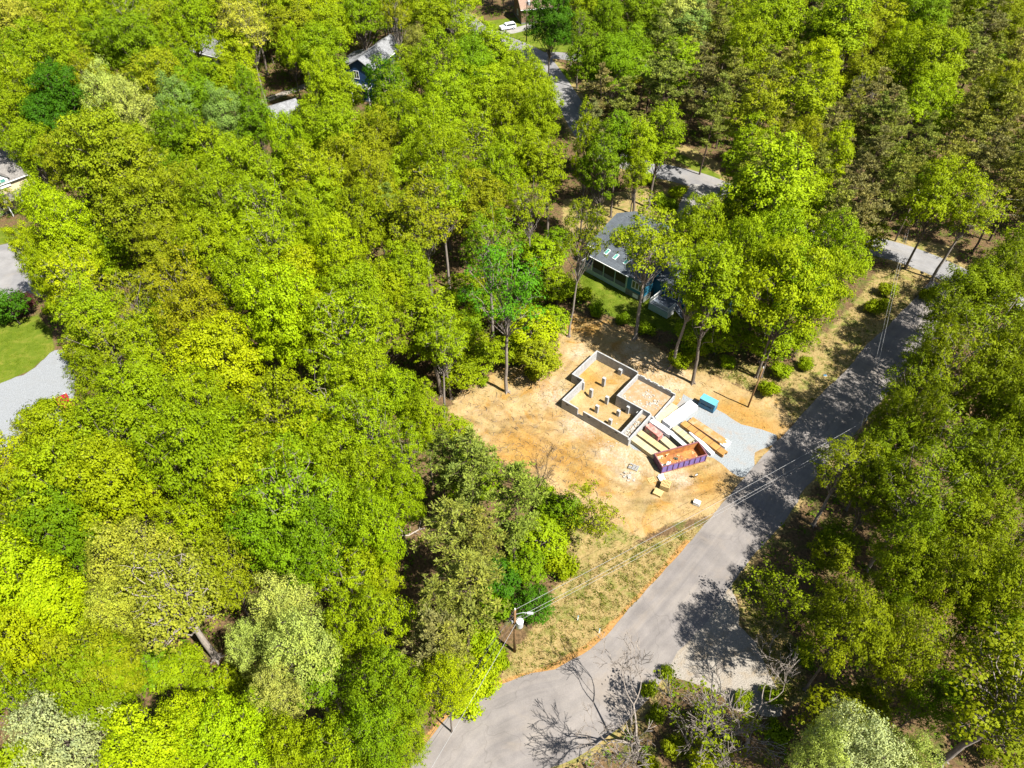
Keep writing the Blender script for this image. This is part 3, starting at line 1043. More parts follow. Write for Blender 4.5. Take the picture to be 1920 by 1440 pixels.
lumber('lumber_stack', 'short cream lumber bundle between red bundle and dumpster', 'lumber', (556, 905), (740, 1070), (642, 842), 0.60, M['wood_pale'], 4, 7, 0.6, 7)
wrapped('wrapped_bundle', 'dark green and black wrapped bundle with pale top', 'building material', (738, 818), (950, 1005), (790, 778), 0.95, 'wrap_dark', 'wrap_grey', 0.3, 8)
o, L, W = lumber('lumber_stack', 'cream boards with yellow straps beside the dark wrapped bundle', 'lumber', (768, 704), (1080, 960), (862, 648), 0.85, M['wood_pale'], 5, 8, 0.0, 9)
straps(o, L, W, 0.85, 4, 'wood_orange')
wrapped('wrapped_stack', 'white wrapped narrow bundle along the orange joists', 'building material', (1075, 770), (1478, 1165), (1130, 735), 0.5, 'wrap_white', seed=10)
o, L, W = lumber('joist_stack', 'bright orange engineered joists, nearer the dumpster of the two', 'lumber', (920, 620), (1690, 1190), (1010, 560), 0.6, M['wood_orange'], 4, 6, seed=11)
straps(o, L, W, 0.6, 5)
o, L, W = wrapped('joist_stack', 'orange timber stack under clear torn film, nearest the open gravel', 'lumber', (1055, 572), (1700, 1010), (1172, 508), 0.5, 'wood_dull', seed=12)
MB().box(L * .9, L + .35, -.1, W + .1, .02, .47).build('torn_film', M['wrap_white'], o, 0.05)
# blue pallet stack: two bundles, one on the other
bs = S(17.25, 1.05)
o = empty('blue_panel_stack', bs, SITE_A, 'blue plastic wrapped panel stack two bundles high on the gravel', 'building material')
MB().box(0, 2.44, 0, 1.22, .10, .78).build('lower_bundle', M['wrap_blue'], o, .016)
MB().box(0.02, 2.42, 0.02, 1.20, .90, 1.70).build('upper_bundle', M['wrap_blue'], o, .016)
MB().box(-.005, 2.445, -.005, 1.225, 1.69, 1.73).build('top_cover', M['wrap_blue_top'], o, .02)
for i in range(3):
    MB().box(.15 + .95 * i, .27 + .95 * i, .03, 1.19, .785, .895).build('spacer', M['pallet'], o)
    MB().box(.15 + .95 * i, .27 + .95 * i, .03, 1.19, .008, .095).build('skid', M['pallet'], o)
MB().box(2.44, 2.447, .18, 1.04, 1.0, 1.6).build('end_sheet', M['wrap_blue_top'], o)

# ------------------------------------------------------------------ roll-off dumpster
DH = 1.5
pa = np.array(G(1242, 875, DH)); pb = np.array(G(1326, 852, DH)); pc = np.array(G(1227.5, 852, DH))
dL = float(np.hypot(*(pb - pa)[:2])); dW = 2.35
dang = math.atan2(pb[1] - pa[1], pb[0] - pa[0])
dump = empty('dumpster', (pa[0], pa[1], 0), dang, 'open purple roll-off dumpster with rusty inside, ribs and scraps', 'dumpster')
t = .06
MB().box(t, dL - t, t, dW - t, .14, .2).build('floor', M['rust'], dump)
MB().box(0, dL, 0, t - .02, .1, DH - .12).build('side_wall', M['purple'], dump)
MB().box(0, dL, dW - t + .02, dW, .1, DH - .12).build('side_wall', M['purple'], dump)
MB().box(0.001, t - .02, t - .018, dW - t + .018, .1, DH - .12).build('end_wall', M['purple_dark'], dump)
MB().box(dL - t + .02, dL - .001, t - .018, dW - t + .018, .1, DH - .12).build('end_gate', M['purple_dark'], dump)
# rusty lining plates
MB().box(t, dL - t, t - .018, t, .2, DH - .13).build('lining', M['rust'], dump)
MB().box(t, dL - t, dW - t, dW - t + .018, .2, DH - .13).build('lining', M['rust'], dump)
MB().box(t - .018, t, t + .002, dW - t - .002, .2, DH - .13).build('lining', M['rust'], dump)
MB().box(dL - t, dL - t + .018, t + .002, dW - t - .002, .2, DH - .13).build('lining', M['rust'], dump)
for (y0, y1) in ((-.06, .09), (dW - .09, dW + .06)):
    MB().box(-.06, dL + .06, y0, y1, DH - .12, DH).build('top_rail', M['rail_rust'], dump, .012)
for (x0, x1) in ((-.06, .09), (dL - .09, dL + .06)):
    MB().box(x0, x1, .093, dW - .093, DH - .12, DH - .004).build('top_rail', M['rail_rust'], dump, .012)
rib = MB().box(-.05, .05, -.075, -.001, .12, DH - .125).mesh('rib', M['purple_dark'])
rib2 = MB().box(-.05, .05, .001, .075, .12, DH - .125).mesh('rib', M['purple_dark'])
for i in range(9):
    x = .06 + (dL - .12) * i / 8
    for me, y in ((rib, 0), (rib2, dW)):
        o = bpy.data.objects.new('rib', me)
        o.location = (x, y, 0)
        link(o, dump)
for y0 in (.35, dW - .55):
    MB().box(.0, dL, y0, y0 + .2, .02, .1).build('skid_rail', M['rail_rust'], dump)
MB().box(-.02, dL + .02, -.10, -.02, .1, .2).build('bottom_rail', M['rail_rust'], dump)
for x in (.5, dL - .5):
    for y in (.2, dW - .2):
        MB().tube([(x, y - .08, .1), (x, y + .08, .1)], .10, 10).build('roller', M['rail_rust'], dump)
rng = np.random.default_rng(11)
scatter_rocks('scrap', dump, [(rng.uniform(.2, 2.0), rng.uniform(.2, 1.2), .22, rng.uniform(.06, .22)) for _ in range(60)], M['wrap_white'], 21)
scatter_rocks('scrap', dump, [(rng.uniform(2.9, 4.2), rng.uniform(.2, .7), .22, rng.uniform(.05, .2)) for _ in range(22)], M['wrap_grey'], 22)
scatter_rocks('scrap', dump, [(rng.uniform(.3, dL - .4), rng.uniform(.3, 2.0), .2, rng.uniform(.04, .16)) for _ in range(40)], M['wood'], 23)
scatter_rocks('scrap', dump, [(2.9, 1.5, .2, .28), (3.05, 1.4, .3, .2), (4.5, .9, .2, .16), (1.0, .9, .35, .2), (1.5, .6, .35, .15)], M['wrap_dark'], 24)

# ------------------------------------------------------------------ pallets, boxes and small site things
def pallet_into(o, z, slat_gap=True, n=7, L=1.2, W=1.05):
    for y in (0.0, W / 2 - .05, W - .1):
        MB().box(0, L, y, y + .1, z + .022, z + .115).build('stringer', M['pallet'], o)
    w = L / n
    me = MB().box(0, w * .62, 0, W, 0, .02).mesh('slat', M['pallet'])
    for lz in (z, z + .117):
        for i in range(n):
            s = bpy.data.objects.new('slat', me)
            s.location = (i * w + .02, 0, lz)
            link(s, o)


p = G(1243, 912)
o = empty('pallet_stack', (p[0] - .55, p[1] - .4, 0), math.radians(-25), 'taller stack of wooden pallets right beside the dumpster', 'pallet')
for k in range(6):
    pallet_into(o, .006 + k * .14, L=1.25, W=1.15)
p = G(1233, 924)
o = empty('pallet_stack', (p[0] - .75, p[1] - .3, 0), math.radians(-33), 'lower closed pallet pile nearer the road', 'pallet')
for k in range(3):
    pallet_into(o, .006 + k * .14, L=1.15, W=1.0, n=7 if k < 2 else 5)
MB().box(.01, 1.14, .0, 1.0, .43, .455).build('board', M['pallet'], o)
p = G(1225, 907)
o = empty('loose_pallet', (p[0] - .5, p[1], 0), math.radians(20), 'thin broken pallet lying behind the two pallet stacks', 'pallet')
pallet_into(o, .006, L=1.0, W=.8, n=5)
p = G(1187, 876)
o = empty('concrete_block_pallet', (p[0] - .8, p[1] - .3, 0), math.radians(-28), 'pallet with leftover grey concrete blocks on the dusty ground', 'pallet')
pallet_into(o, .006, L=1.5, W=1.0)
bm_ = MB().box(0, .38, 0, .18, 0, .19).mesh('concrete_block', M['block'])
rng = np.random.default_rng(3)
for i in range(3):
    for j in range(4):
        if rng.random() < .8:
            b = bpy.data.objects.new('concrete_block', bm_)
            b.location = (.05 + i * .46, .04 + j * .24, .145)
            link(b, o)
p = G(1183, 893)
scatter_rocks('block_rubble', None, [(p[0] + rng.normal(0, .45), p[1] + rng.normal(0, .35), 0, rng.uniform(.05, .2)) for _ in range(45)], M['rubble'], 31,
              'thing', 'low heap of broken grey blocks below the block pallet', 'rubble')
p = G(1240, 896)
o = empty('plastic_sheet', (p[0], p[1], 0), 0.3, 'white sheet dropped at the dumpster corner', 'sheet')
MB().box(-.45, .4, -.45, .35, .01, .16).build('sheet', M['wrap_white'], o, .05)
MB().box(-.2, .5, .2, .55, .012, .09).build('fold', M['wrap_white'], o, .016)
p = G(1306, 945)
o = empty('utility_box', p, math.radians(-28), 'white pad-mounted utility box standing alone near the road', 'utility box')
MB().box(-.45, .45, -.32, .32, .0, .1).build('pad', M['concrete'], o)
MB().box(-.4, .4, -.27, .27, .1, .48).build('cabinet', M['white'], o, .02)
MB().slab((-.43, -.3, .50), (.43, -.3, .50), (.43, .3, .53), (-.43, .3, .53), .016).build('lid', M['white'], o)
p = G(1303, 897)
o = empty('permit_board', p, math.radians(20), 'small dark green permit board on a post near the dumpster', 'sign')
MB().box(-.04, .04, -.04, .04, 0, 1.1).build('post', M['pallet'], o)
MB().box(-.25, .25, -.07, -.043, .55, 1.15).build('board', M['black'], o)
MB().box(-.18, .18, -.078, -.071, .75, 1.05).build('sheet', M['white'], o)

# ------------------------------------------------------------------ utility poles and wires
def pole(base, h, label, r=.15, mat='pole_grey', lean=(0, 0), crossarm=None, transformer=False, lamp=False):
    o = empty('utility_pole', (base[0], base[1], 0), 0, label, 'utility pole')
    MB().tube([(0, 0, -.3), (lean[0] * .5, lean[1] * .5, h * .5), (lean[0], lean[1], h)], [r, r * .85, r * .68], 10).build('post', M[mat], o, smooth=True)
    tx, ty = lean
    if crossarm is not None:
        a = crossarm
        MB().obox((tx + .0, ty - r, h - .5), (math.cos(a) * 1.1, math.sin(a) * 1.1, 0), (-math.sin(a) * .05, math.cos(a) * .05, 0), (0, 0, .06)).build('crossarm', M['pole_grey'], o)
        for s in (-1, -.35, .35, 1):
            MB().tube([(tx + math.cos(a) * s, ty - r + math.sin(a) * s, h - .44), (tx + math.cos(a) * s, ty - r + math.sin(a) * s, h - .22)], [.05, .035], 8).build('insulator', M['white'], o)
    MB().tube([(tx, ty, h), (tx, ty, h + .25)], [.08, .05], 8).build('insulator', M['white'], o)
    if transformer:
        MB().tube([(tx + .52, ty - .1, h - 3.4), (tx + .52, ty - .1, h - 2.35)], [.36, .36], 16).build('transformer', M['galv'], o)
        MB().tube([(tx + .52, ty - .1, h - 2.36), (tx + .52, ty - .1, h - 2.22)], [.38, .2], 16).build('transformer_lid', M['white'], o)
        MB().box(tx + .1, tx + .2, ty - .2, ty + .05, h - 3.2, h - 2.6).build('bracket', M['galv'], o)
        MB().tube([(tx + .45, ty - .2, h - 2.25), (tx + .45, ty - .2, h - 1.95)], [.05, .03], 8).build('bushing', M['pole'], o)
        MB().tube([(tx - .28, ty - .05, h - 2.9), (tx - .28, ty - .05, h - 2.4)], [.07, .07], 8).build('arrester', M['galv'], o)
        MB().box(tx - .26, tx - .05, ty - .06, ty + .06, h - 2.75, h - 2.68).build('bracket', M['galv'], o)
    if lamp:
        MB().tube([(tx + .1, ty, h - 1.0), (tx + .8, ty - .05, h - .55), (tx + 1.3, ty - .1, h - .5)], .035, 6).build('lamp_arm', M['galv'], o)
        MB().obox((tx + 1.55, ty - .12, h - .54), (.3, -.02, 0), (.01, .12, 0), (0, 0, .07)).build('lamp_head', M['galv'], o, .016)
    return (base[0] + tx, base[1] + ty, h)


def wire(a, b, sag, label, r=.02, mat='wire'):
    n = 14
    pts = [(a[0] + (b[0] - a[0]) * i / n, a[1] + (b[1] - a[1]) * i / n, a[2] + (b[2] - a[2]) * i / n - sag * 4 * (i / n) * (1 - i / n)) for i in range(n + 1)]
    o = MB().tube(pts, r, 4).build('power_line', M[mat])
    return tag(o, label, 'wire', 'overhead wires along the road')


b1 = G(965, 1222)
t1 = pole(b1, 10.0, 'weathered utility pole with round transformer and lamp by the road bend', .17, 'pole', transformer=True, lamp=True)
b2 = G(1402, 764)
t2 = pole(b2, 8.2, 'slim leaning brown service pole beside the gravel pad', .13, 'pole', lean=(.15, -.1))
b3 = G(1624, 788, 10.5)
t3 = pole((b3[0], b3[1], 0), 10.5, 'utility pole in the trees beyond the shaded road', .16)
b4 = G(1678, 452)
t4 = pole(b4, 10.5, 'utility pole with wires near the road junction', .16, crossarm=0.1)
b5 = G(1198, 212)
t5 = pole(b5, 11, 'utility pole with crossarm among the pines behind the far road', .16, crossarm=-.3)
b6 = G(987, 78)
t6 = pole(b6, 13, 'dark utility pole with small transformer in front of the brown house', .17, transformer=True)
tdn = (t1[0] - 17.5, t1[1] - 27.0, 10.0)
wire(t1, t3, .5, 'upper wire from the transformer pole up the road', .016)
wire((t1[0], t1[1], 7.9), (t3[0], t3[1], 8.4), .6, 'middle wire of the three running up the road', .016)
wire((t1[0] + .1, t1[1], 7.2), (t3[0] + .1, t3[1], 7.8), .7, 'lowest wire of the three running up the road', .014)
wire(t3, t4, .6, 'upper wire from the shaded road to the junction pole', .014)
wire((t3[0], t3[1], 8.4), (t4[0], t4[1], 8.6), .6, 'lower wire from the shaded road to the junction pole', .014)
wire(t1, tdn, .5, 'dark upper wire leaving over the road at bottom left', .02, 'wire_dark')
wire((t1[0], t1[1], 7.9), (tdn[0], tdn[1], 8.2), .5, 'thin dark wire beside it at bottom left', .016, 'wire_dark')
wire((t1[0] + .2, t1[1], 7.2), (tdn[0] + 2.2, tdn[1], 7.0), .5, 'pale wire over the road at bottom left', .02)
for dz, nme in ((0, 'topmost'), (1.5, 'middle'), (3.0, 'lowest')):
    wire((t4[0], t4[1], t4[2] - dz), (t4[0] + 48, t4[1] - 6, t4[2] - dz), .5, nme + ' wire running right from the junction pole', .014)
wire(t5, t6, .8, 'long wire from the pine pole to the brown house pole', .014)
wire((t5[0], t5[1], 9.3), (t6[0], t6[1], 10.5), .8, 'lower long wire from the pine pole to the brown house pole', .014)
q = G(1440, 300)
wire(t5, (q[0], q[1], 10), .7, 'wire from the pine pole down to the far road', .014)
gy_ = MB().tube([(b1[0], b1[1], 8.8), (b1[0] - 4.2, b1[1] - 1.0, 0)], .018, 4).build('guy_wire', M['wire'])
tag(gy_, 'slanting guy wire of the transformer pole', 'wire')
# small roadside things
def small_sign(px, py, label):
    p = G(px, py)
    o = empty('marker_post', p, .4, label, 'marker')
    MB().box(-.05, .05, -.02, .02, 0, .9).build('post', M['white'], o)
    MB().box(-.07, .07, -.025, .025, .9, 1.1).build('cap', M['wrap_blue_top'], o)
small_sign(1083, 1163, 'small white marker post on the verge, nearer the transformer pole')
small_sign(1123, 1187, 'small white marker post at the road edge of the verge')
p = G(1723, 522)
o = empty('mailbox', p, .6, 'dark mailbox on a post by the road junction', 'mailbox')
MB().box(-.06, .06, -.06, .06, 0, 1.15).build('post', M['pole_grey'], o)
MB().box(-.14, .14, -.3, .3, 1.15, 1.4).build('box', M['black'], o, .06)
MB().box(.145, .16, -.05, .05, 1.3, 1.5).build('flag', M['car_red'], o)
p = G(1547, 704)
o = empty('water_meter', (p[0], p[1], 0), 0, 'tiny blue meter lid on the roadside grass', 'meter')
MB().box(-.22, .22, -.15, .15, .004, .1).build('lid', M['wrap_blue'], o, .016)
MB().box(-.26, .26, -.19, .19, .0, .05).build('rim', M['wrap_grey'], o, .01)

# ------------------------------------------------------------------ houses
def window(parent, x, y, z, w, h, face, panes=2, mat='glass'):
    """face: unit normal in the parent's frame; frame proud of the wall, pane and mullions inside"""
    nx_, ny_ = face
    tx, ty = -ny_, nx_
    def bx(a0, a1, b0, b1, d0, d1, name, m, par):
        mb = MB()
        c = ((a0 + a1) / 2, (b0 + b1) / 2, (d0 + d1) / 2)
        mb.obox((x + tx * c[0] + nx_ * c[2], y + ty * c[0] + ny_ * c[2], z + c[1]), (tx * (a1 - a0) / 2, ty * (a1 - a0) / 2, 0), (0, 0, (b1 - b0) / 2), (nx_ * (d1 - d0) / 2, ny_ * (d1 - d0) / 2, 0))
        return mb.build(name, m, par)
    w2, h2 = w / 2, h / 2
    f = bx(-w2 - .1, w2 + .1, h2, h2 + .12, .003, .06, 'window', M['white'], parent)
    bx(-w2 - .1, w2 + .1, -h2 - .12, -h2, .003, .08, 'sill', M['white'], f)
    bx(-w2 - .1, -w2, -h2 + .003, h2 - .003, .003, .06, 'frame', M['white'], f)
    bx(w2, w2 + .1, -h2 + .003, h2 - .003, .003, .06, 'frame', M['white'], f)
    bx(-w2, w2, -h2 + .003, h2 - .003, .003, .02, 'pane', M[mat], f)
    for i in range(1, panes):
        a = -w2 + w * i / panes
        bx(a - .03, a + .03, -h2 + .003, h2 - .003, .022, .055, 'mullion', M['white'], f)
    return f


def railing(parent, pts, z, h=.95, mat='white', step=.14):
    """posts, two rails and balusters along a polyline"""
    for (ax, ay), (bx, by) in zip(pts[:-1], pts[1:]):
        L = math.hypot(bx - ax, by - ay)
        dx, dy = (bx - ax) / L, (by - ay) / L
        for zz in (z + .1, z + h - .04):
            MB().obox(((ax + bx) / 2, (ay + by) / 2, zz), (dx * (L / 2 - .06), dy * (L / 2 - .06), 0), (-dy * .03, dx * .03, 0), (0, 0, .035)).build('rail', M[mat], parent)
        mb = MB()
        n = int(L / step)
        for i in range(1, n):
            q = (ax + dx * L * i / n, ay + dy * L * i / n)
            mb.box(q[0] - .015, q[0] + .015, q[1] - .015, q[1] + .015, z + .12, z + h - .07)
        mb.build('balusters', M[mat], parent)
    for (ax, ay) in pts:
        MB().box(ax - .06, ax + .06, ay - .06, ay + .06, z, z + h + .06).build('post', M[mat], parent)


HA = math.radians(-43.5)
hb = G(1089, 505)
house = empty('teal_house', (hb[0], hb[1], 0), HA, 'teal house with blue-grey shingle roof, screened porch and decks', 'house')
# walls
MB().box(.5, 26, 4.2, 15.5, 0, 4.1).build('wall', M['teal'], house)
MB().prism([(.5, 4.2), (.55, 4.2), (.55, 15.5), (.5, 15.5)], 4.1, 4.3).build('wall_trim', M['palegreen'], house)
MB().box(9.9, 13.6, 0, 4.197, 1.25, 4.1).build('bay_wall', M['teal'], house)
MB().box(9.87, 13.63, -.03, 4.19, 0, 1.247).build('stone_base', M['stonebase'], house)
MB().box(11.4, 12.5, -.05, -.033, .2, .95).build('access_panel', M['white'], house)
MB().box(9.86, 9.99, -.03, .1, 1.25, 4.1).build('corner_board', M['palegreen'], house)
MB().box(13.603, 26, 2.9, 4.197, 0, 3.9).build('wing_wall', M['teal'], house)
for x in (11.3, 12.0, 12.7):
    window(house, x, 0, 2.7, .55, 1.3, (0, -1), 1)
for x in (16.4, 17.9):
    window(house, x, 2.9, 2.35, 1.1, 1.9, (0, -1), 2)
window(house, 22.0, 2.9, 2.4, 1.5, 1.4, (0, -1), 2)
window(house, .5, 8.5, 2.6, 1.2, 1.4, (-1, 0), 2)
# porch
MB().box(0, 9.8, .03, 4.1, .85, 1.0).build('porch_floor', M['deck'], house)
MB().box(-.02, 9.82, -.02, .028, .12, 1.0).build('porch_skirt', M['palegreen'], house)
MB().box(-.02, .028, .03, 4.6, .12, 1.0).build('deck_skirt', M['palegreen'], house)
for i in range(12):
    MB().box(.05 + i * .81, .07 + i * .81, -.035, -.021, .14, .98).build('skirt_batten', M['palegreen'], house)
for x in (2.45, 4.9, 7.35, 9.75):
    MB().box(x - .08, x + .08, -.02, .12, 1.003, 3.85).build('porch_post', M['palegreen'], house)
MB().box(2.45, 9.8, -.03, .11, 3.853, 4.05).build('porch_beam', M['palegreen'], house)
for x in (2.55, 5.0, 7.45):
    s = MB().box(x, x + 2.2, .02, .035, 1.85, 3.84).build('screen', M['darkscreen'], house)
    MB().box(x, x + 2.2, -.005, .05, 1.78, 1.847).build('screen_rail', M['deck'], s)
    MB().box(x, x + 2.2, .02, .033, 1.06, 1.777).build('lower_screen', M['deck'], s)
MB().box(2.37, 2.43, .13, 4.1, 1.003, 3.8).build('porch_side_screen', M['darkscreen'], house)
railing(house, [(2.3, .06), (.06, .06), (.06, 4.5)], 1.003)
# a grill and chairs on the little deck
MB().box(.7, 1.3, 2.6, 3.2, 1.003, 1.9).build('deck_chair', M['wood_dull'], house, .05)
# roofs
rf = MB().slab((2.0, -.55, 4.25), (10.3, -.55, 4.25), (10.3, 10.0, 7.2), (2.0, 10.0, 7.2), .16).build('roof', M['shingle_blue'], house)
MB().slab((-.5, 1.9, 4.15), (1.997, 1.9, 4.15), (1.997, 10.0, 6.75), (-.5, 10.0, 6.75), .16).build('side_roof', M['shingle_blue'], house)
MB().slab((-.5, 10.003, 6.75), (13.8, 10.003, 6.95), (13.8, 16.2, 4.3), (-.5, 16.2, 4.3), .16).build('back_roof', M['shingle_blue'], house)
MB().box(1.98, 10.32, 9.93, 10.1, 7.12, 7.26).build('ridge_cap', M['shingle_blue'], house)
MB().box(1.9, 10.4, -.66, -.56, 4.05, 4.2).build('gutter', M['white'], house)
MB().box(-.6, 1.99, 1.78, 1.89, 3.95, 4.1).build('gutter', M['white'], house)
MB().slab((10.303, -.4, 4.2), (14.0, -.4, 4.2), (14.0, 9.9, 6.7), (10.303, 9.9, 6.7), .16).build('bay_roof', M['shingle_blue'], house)
MB().slab((14.003, 2.3, 4.0), (26.6, 2.3, 4.0), (26.6, 9.5, 6.6), (14.003, 9.5, 6.6), .16).build('wing_roof', M['shingle_blue'], house)
MB().slab((14.003, 9.503, 6.6), (26.6, 9.503, 6.6), (26.6, 16.2, 4.1), (14.003, 16.2, 4.1), .16).build('wing_roof', M['shingle_blue'], house)
def on_roof(x, y):
    return 4.25 + (y + .55) * (7.2 - 4.25) / 10.55
for (x, y) in ((4.1, 1.6), (6.0, 1.55), (8.2, 1.6)):
    s = MB().slab((x - .3, y - .6, on_roof(x, y - .6) + .14), (x + .3, y - .6, on_roof(x, y - .6) + .14), (x + .3, y + .6, on_roof(x, y + .6) + .14), (x - .3, y + .6, on_roof(x, y + .6) + .14), .135).build('skylight', M['white'], house)
    MB().slab((x - .24, y - .53, on_roof(x, y - .53) + .165), (x + .24, y - .53, on_roof(x, y - .53) + .165), (x + .24, y + .53, on_roof(x, y + .53) + .165), (x - .24, y + .53, on_roof(x, y + .53) + .165), .022).build('glass', M['glass_sky'], s)
MB().box(8.3, 9.3, 10.4, 11.3, 6.0, 8.1).build('chimney', M['teal'], house)
# second deck with stairs
MB().box(15.2, 19.0, -.7, 2.88, 1.15, 1.3).build('deck_floor', M['deck'], house)
MB().box(15.2, 19.0, -.74, -.703, .1, 1.28).build('deck_skirt', M['palegreen'], house)
MB().box(18.97, 19.04, -.70, 1.2, .1, 1.28).build('deck_skirt', M['white'], house)
railing(house, [(15.26, 2.7), (15.26, -.64), (18.94, -.64), (18.94, 1.2)], 1.303)
for i in range(6):
    MB().box(19.05 + i * .28, 19.36 + i * .28, 1.3, 2.5, 1.08 - i * .2, 1.13 - i * .2).build('stair_tread', M['deck'], house)
for y in (1.26, 2.5):
    MB().slab((19.0, y, 1.1), (20.8, y, -.02), (20.8, y + .05, -.02), (19.0, y + .05, 1.1), .2).build('stringer', M['white'], house)
    MB().slab((19.0, y, 2.2), (20.8, y, 1.0), (20.8, y + .05, 1.0), (19.0, y + .05, 2.2), .07).build('stair_rail', M['white'], house)
# yard fence of black wire on the lawn edge
fp = [G(*q) for q in ((1088, 572), (1112, 584), (1140, 598), (1170, 612), (1200, 628), (1235, 640))]
fo = empty('yard_fence', fp[0], 0, 'thin black wire fence along the lawn below the teal house', 'fence')
for a in fp:
    MB().box(a[0] - fp[0][0] - .04, a[0] - fp[0][0] + .04, a[1] - fp[0][1] - .04, a[1] - fp[0][1] + .04, 0, 1.25).build('fence_post', M['fence'], fo)
for a, b in zip(fp[:-1], fp[1:]):
    mb = MB()
    for zz in (.15, .5, .85, 1.18):
        mb.tube([(a[0] - fp[0][0], a[1] - fp[0][1], zz), (b[0] - fp[0][0], b[1] - fp[0][1], zz)], .012, 4)
    mb.build('fence_wire', M['fence'], fo)


def gable_house(name, label, org, ang, L, W, h, rise, wallm, roofm, wins=(), over=.4, chimney=None, base='stonebase'):
    """ridge along local x; front (windows) faces -y"""
    o = empty(name, (org[0], org[1], 0), ang, label, 'house')
    ends = []
    mb = MB()
    prof = [(0, 0), (W, 0), (W, h), (W / 2, h + rise), (0, h)]
    vs = [(0, y, z) for y, z in prof] + [(L, y, z) for y, z in prof]
    mb.add(vs, [(0, 1, 2, 3, 4)[::-1], (5, 6, 7, 8, 9), (0, 5, 9, 4), (1, 2, 7, 6), (0, 1, 6, 5)])
    mb.build('wall', M[wallm], o)
    MB().box(-.04, L + .04, -.04, W + .04, 0, .45).build('base', M[base], o)
    k = rise / (W / 2)
    z0, zr = h - over * k + .16, h + rise + .16
    r = MB().slab((-over, -over, z0), (L + over, -over, z0), (L + over, W / 2, zr), (-over, W / 2, zr), .15).build('roof', M[roofm], o)
    MB().slab((-over, W / 2 + .003, zr), (L + over, W / 2 + .003, zr), (L + over, W + over, z0), (-over, W + over, z0), .15).build('roof', M[roofm], o)
    MB().box(-over, L + over, -over - .1, -over - .003, z0 - .16, z0 - .01).build('gutter', M['white'], o)
    MB().box(-over, L + over, W / 2 - .09, W / 2 + .09, zr - .05, zr + .04).build('ridge_cap', M[roofm], r)
    for (x, z, w, hh, side) in wins:
        if side == 'f':
            window(o, x, 0, z, w, hh, (0, -1))
        elif side == 'l':
            window(o, 0, x, z, w, hh, (-1, 0))
        else:
            window(o, L, x, z, w, hh, (1, 0))
    if chimney:
        x, y = chimney
        c = MB().box(x - .4, x + .4, y - .4, y + .4, h, h + rise + 1.0).build('chimney', M['brickwall'], o)
        MB().box(x - .46, x + .46, y - .46, y + .46, h + rise + 1.003, h + rise + 1.1).build('chimney_cap', M['concrete'], c)
    return o


# cream house at the left edge: right front corner and eave line read from the photo
e0, e1 = G(45, 326, 6.0), G(0, 343, 6.0)
ca = math.atan2(e0[1] - e1[1], e0[0] - e1[0])
CL = 15.0
co_ = (e0[0] - math.cos(ca) * CL, e0[1] - math.sin(ca) * CL)
ch = gable_house('cream_house', 'cream two-storey house with tan roof and white dormer at the left edge', co_, ca, CL, 9.5, 6.0, 3.4, 'cream', 'shingle_tan',
                 [(13.0, 2.0, 1.2, 1.6, 'f'), (9.0, 2.0, 1.2, 1.6, 'f'), (5, 2.0, 1.2, 1.6, 'f'), (9.0, 4.6, 1.2, 1.2, 'f'), (4.5, 3, 1.2, 1.6, 'r')])
dx = CL - 4.4
MB().prism([(dx - 1.4, -.2), (dx + 1.4, -.2), (dx + 1.4, 3.0), (dx - 1.4, 3.0)], 4.9, 6.7).build('dormer_wall', M['white'], ch)
MB().add([(dx - 1.4, -.2, 6.7), (dx + 1.4, -.2, 6.7), (dx, -.2, 8.0), (dx - 1.4, 3.4, 6.7), (dx + 1.4, 3.4, 6.7), (dx, 3.4, 8.0)], [(0, 1, 2), (5, 4, 3), (0, 3, 4, 1)]).build('dormer_gable', M['white'], ch)
MB().slab((dx - 1.75, -.5, 6.55), (dx, -.5, 8.2), (dx, 3.6, 8.2), (dx - 1.75, 3.6, 6.55), .12).build('dormer_roof', M['shingle_tan'], ch)
MB().slab((dx + .003, -.5, 8.2), (dx + 1.75, -.5, 6.55), (dx + 1.75, 3.6, 6.55), (dx + .003, 3.6, 8.2), .12).build('dormer_roof', M['shingle_tan'], ch)
window(ch, dx, -.2, 6.0, 1.7, 1.2, (0, -1), 2, 'glass_sky')
MB().slab((CL - 6, -2.2, 3.1), (CL + .3, -2.2, 3.1), (CL + .3, -.05, 3.7), (CL - 6, -.05, 3.7), .12).build('porch_roof', M['shingle_tan'], ch)
for x in (CL - 5.7, CL - 3, CL - .1):
    MB().box(x - .09, x + .09, -2.05, -1.87, 0, 2.95).build('porch_post', M['white'], ch)
for (px, py, nme) in ((0, 0, ''),):
    pass
wl = G(72, 372)
o = empty('brick_retaining_wall', (wl[0], wl[1], 0), -.1, 'low reddish retaining wall behind the cream house corner', 'wall')
MB().box(0, 4.5, -.2, .2, 0, .5).build('wall', M['brickwall'], o)
MB().box(-.04, 4.54, -.24, .24, .503, .58).build('coping', M['concrete'], o)

# dark blue house in the trees, near gable faces the camera
r0, r1 = G(672, 111, 10.2), G(706, 85, 10.2)
ba = math.atan2(r1[1] - r0[1], r1[0] - r0[0])
W_ = 6.4
og = (r0[0] + math.sin(ba) * W_ / 2, r0[1] - math.cos(ba) * W_ / 2)
bh = gable_house('navy_house', 'tall dark blue house with grey roof and white trim, half hidden in trees', og, ba, 16, W_, 8.3, 1.9, 'navy', 'shingle_grey',
                 [(4.4, 6.4, 1.2, 1.7, 'l'), (4.4, 3.4, 1.2, 1.6, 'l'), (2.0, 3.4, 1.2, 1.6, 'l')])
MB().box(2.5, 11, 6.403, 11.0, 0, 7.0).build('wing_wall', M['navy'], bh)
MB().slab((2.1, 6.41, 8.4), (11.4, 6.41, 8.4), (11.4, 11.4, 6.9), (2.1, 11.4, 6.9), .15).build('wing_roof', M['shingle_grey'], bh)
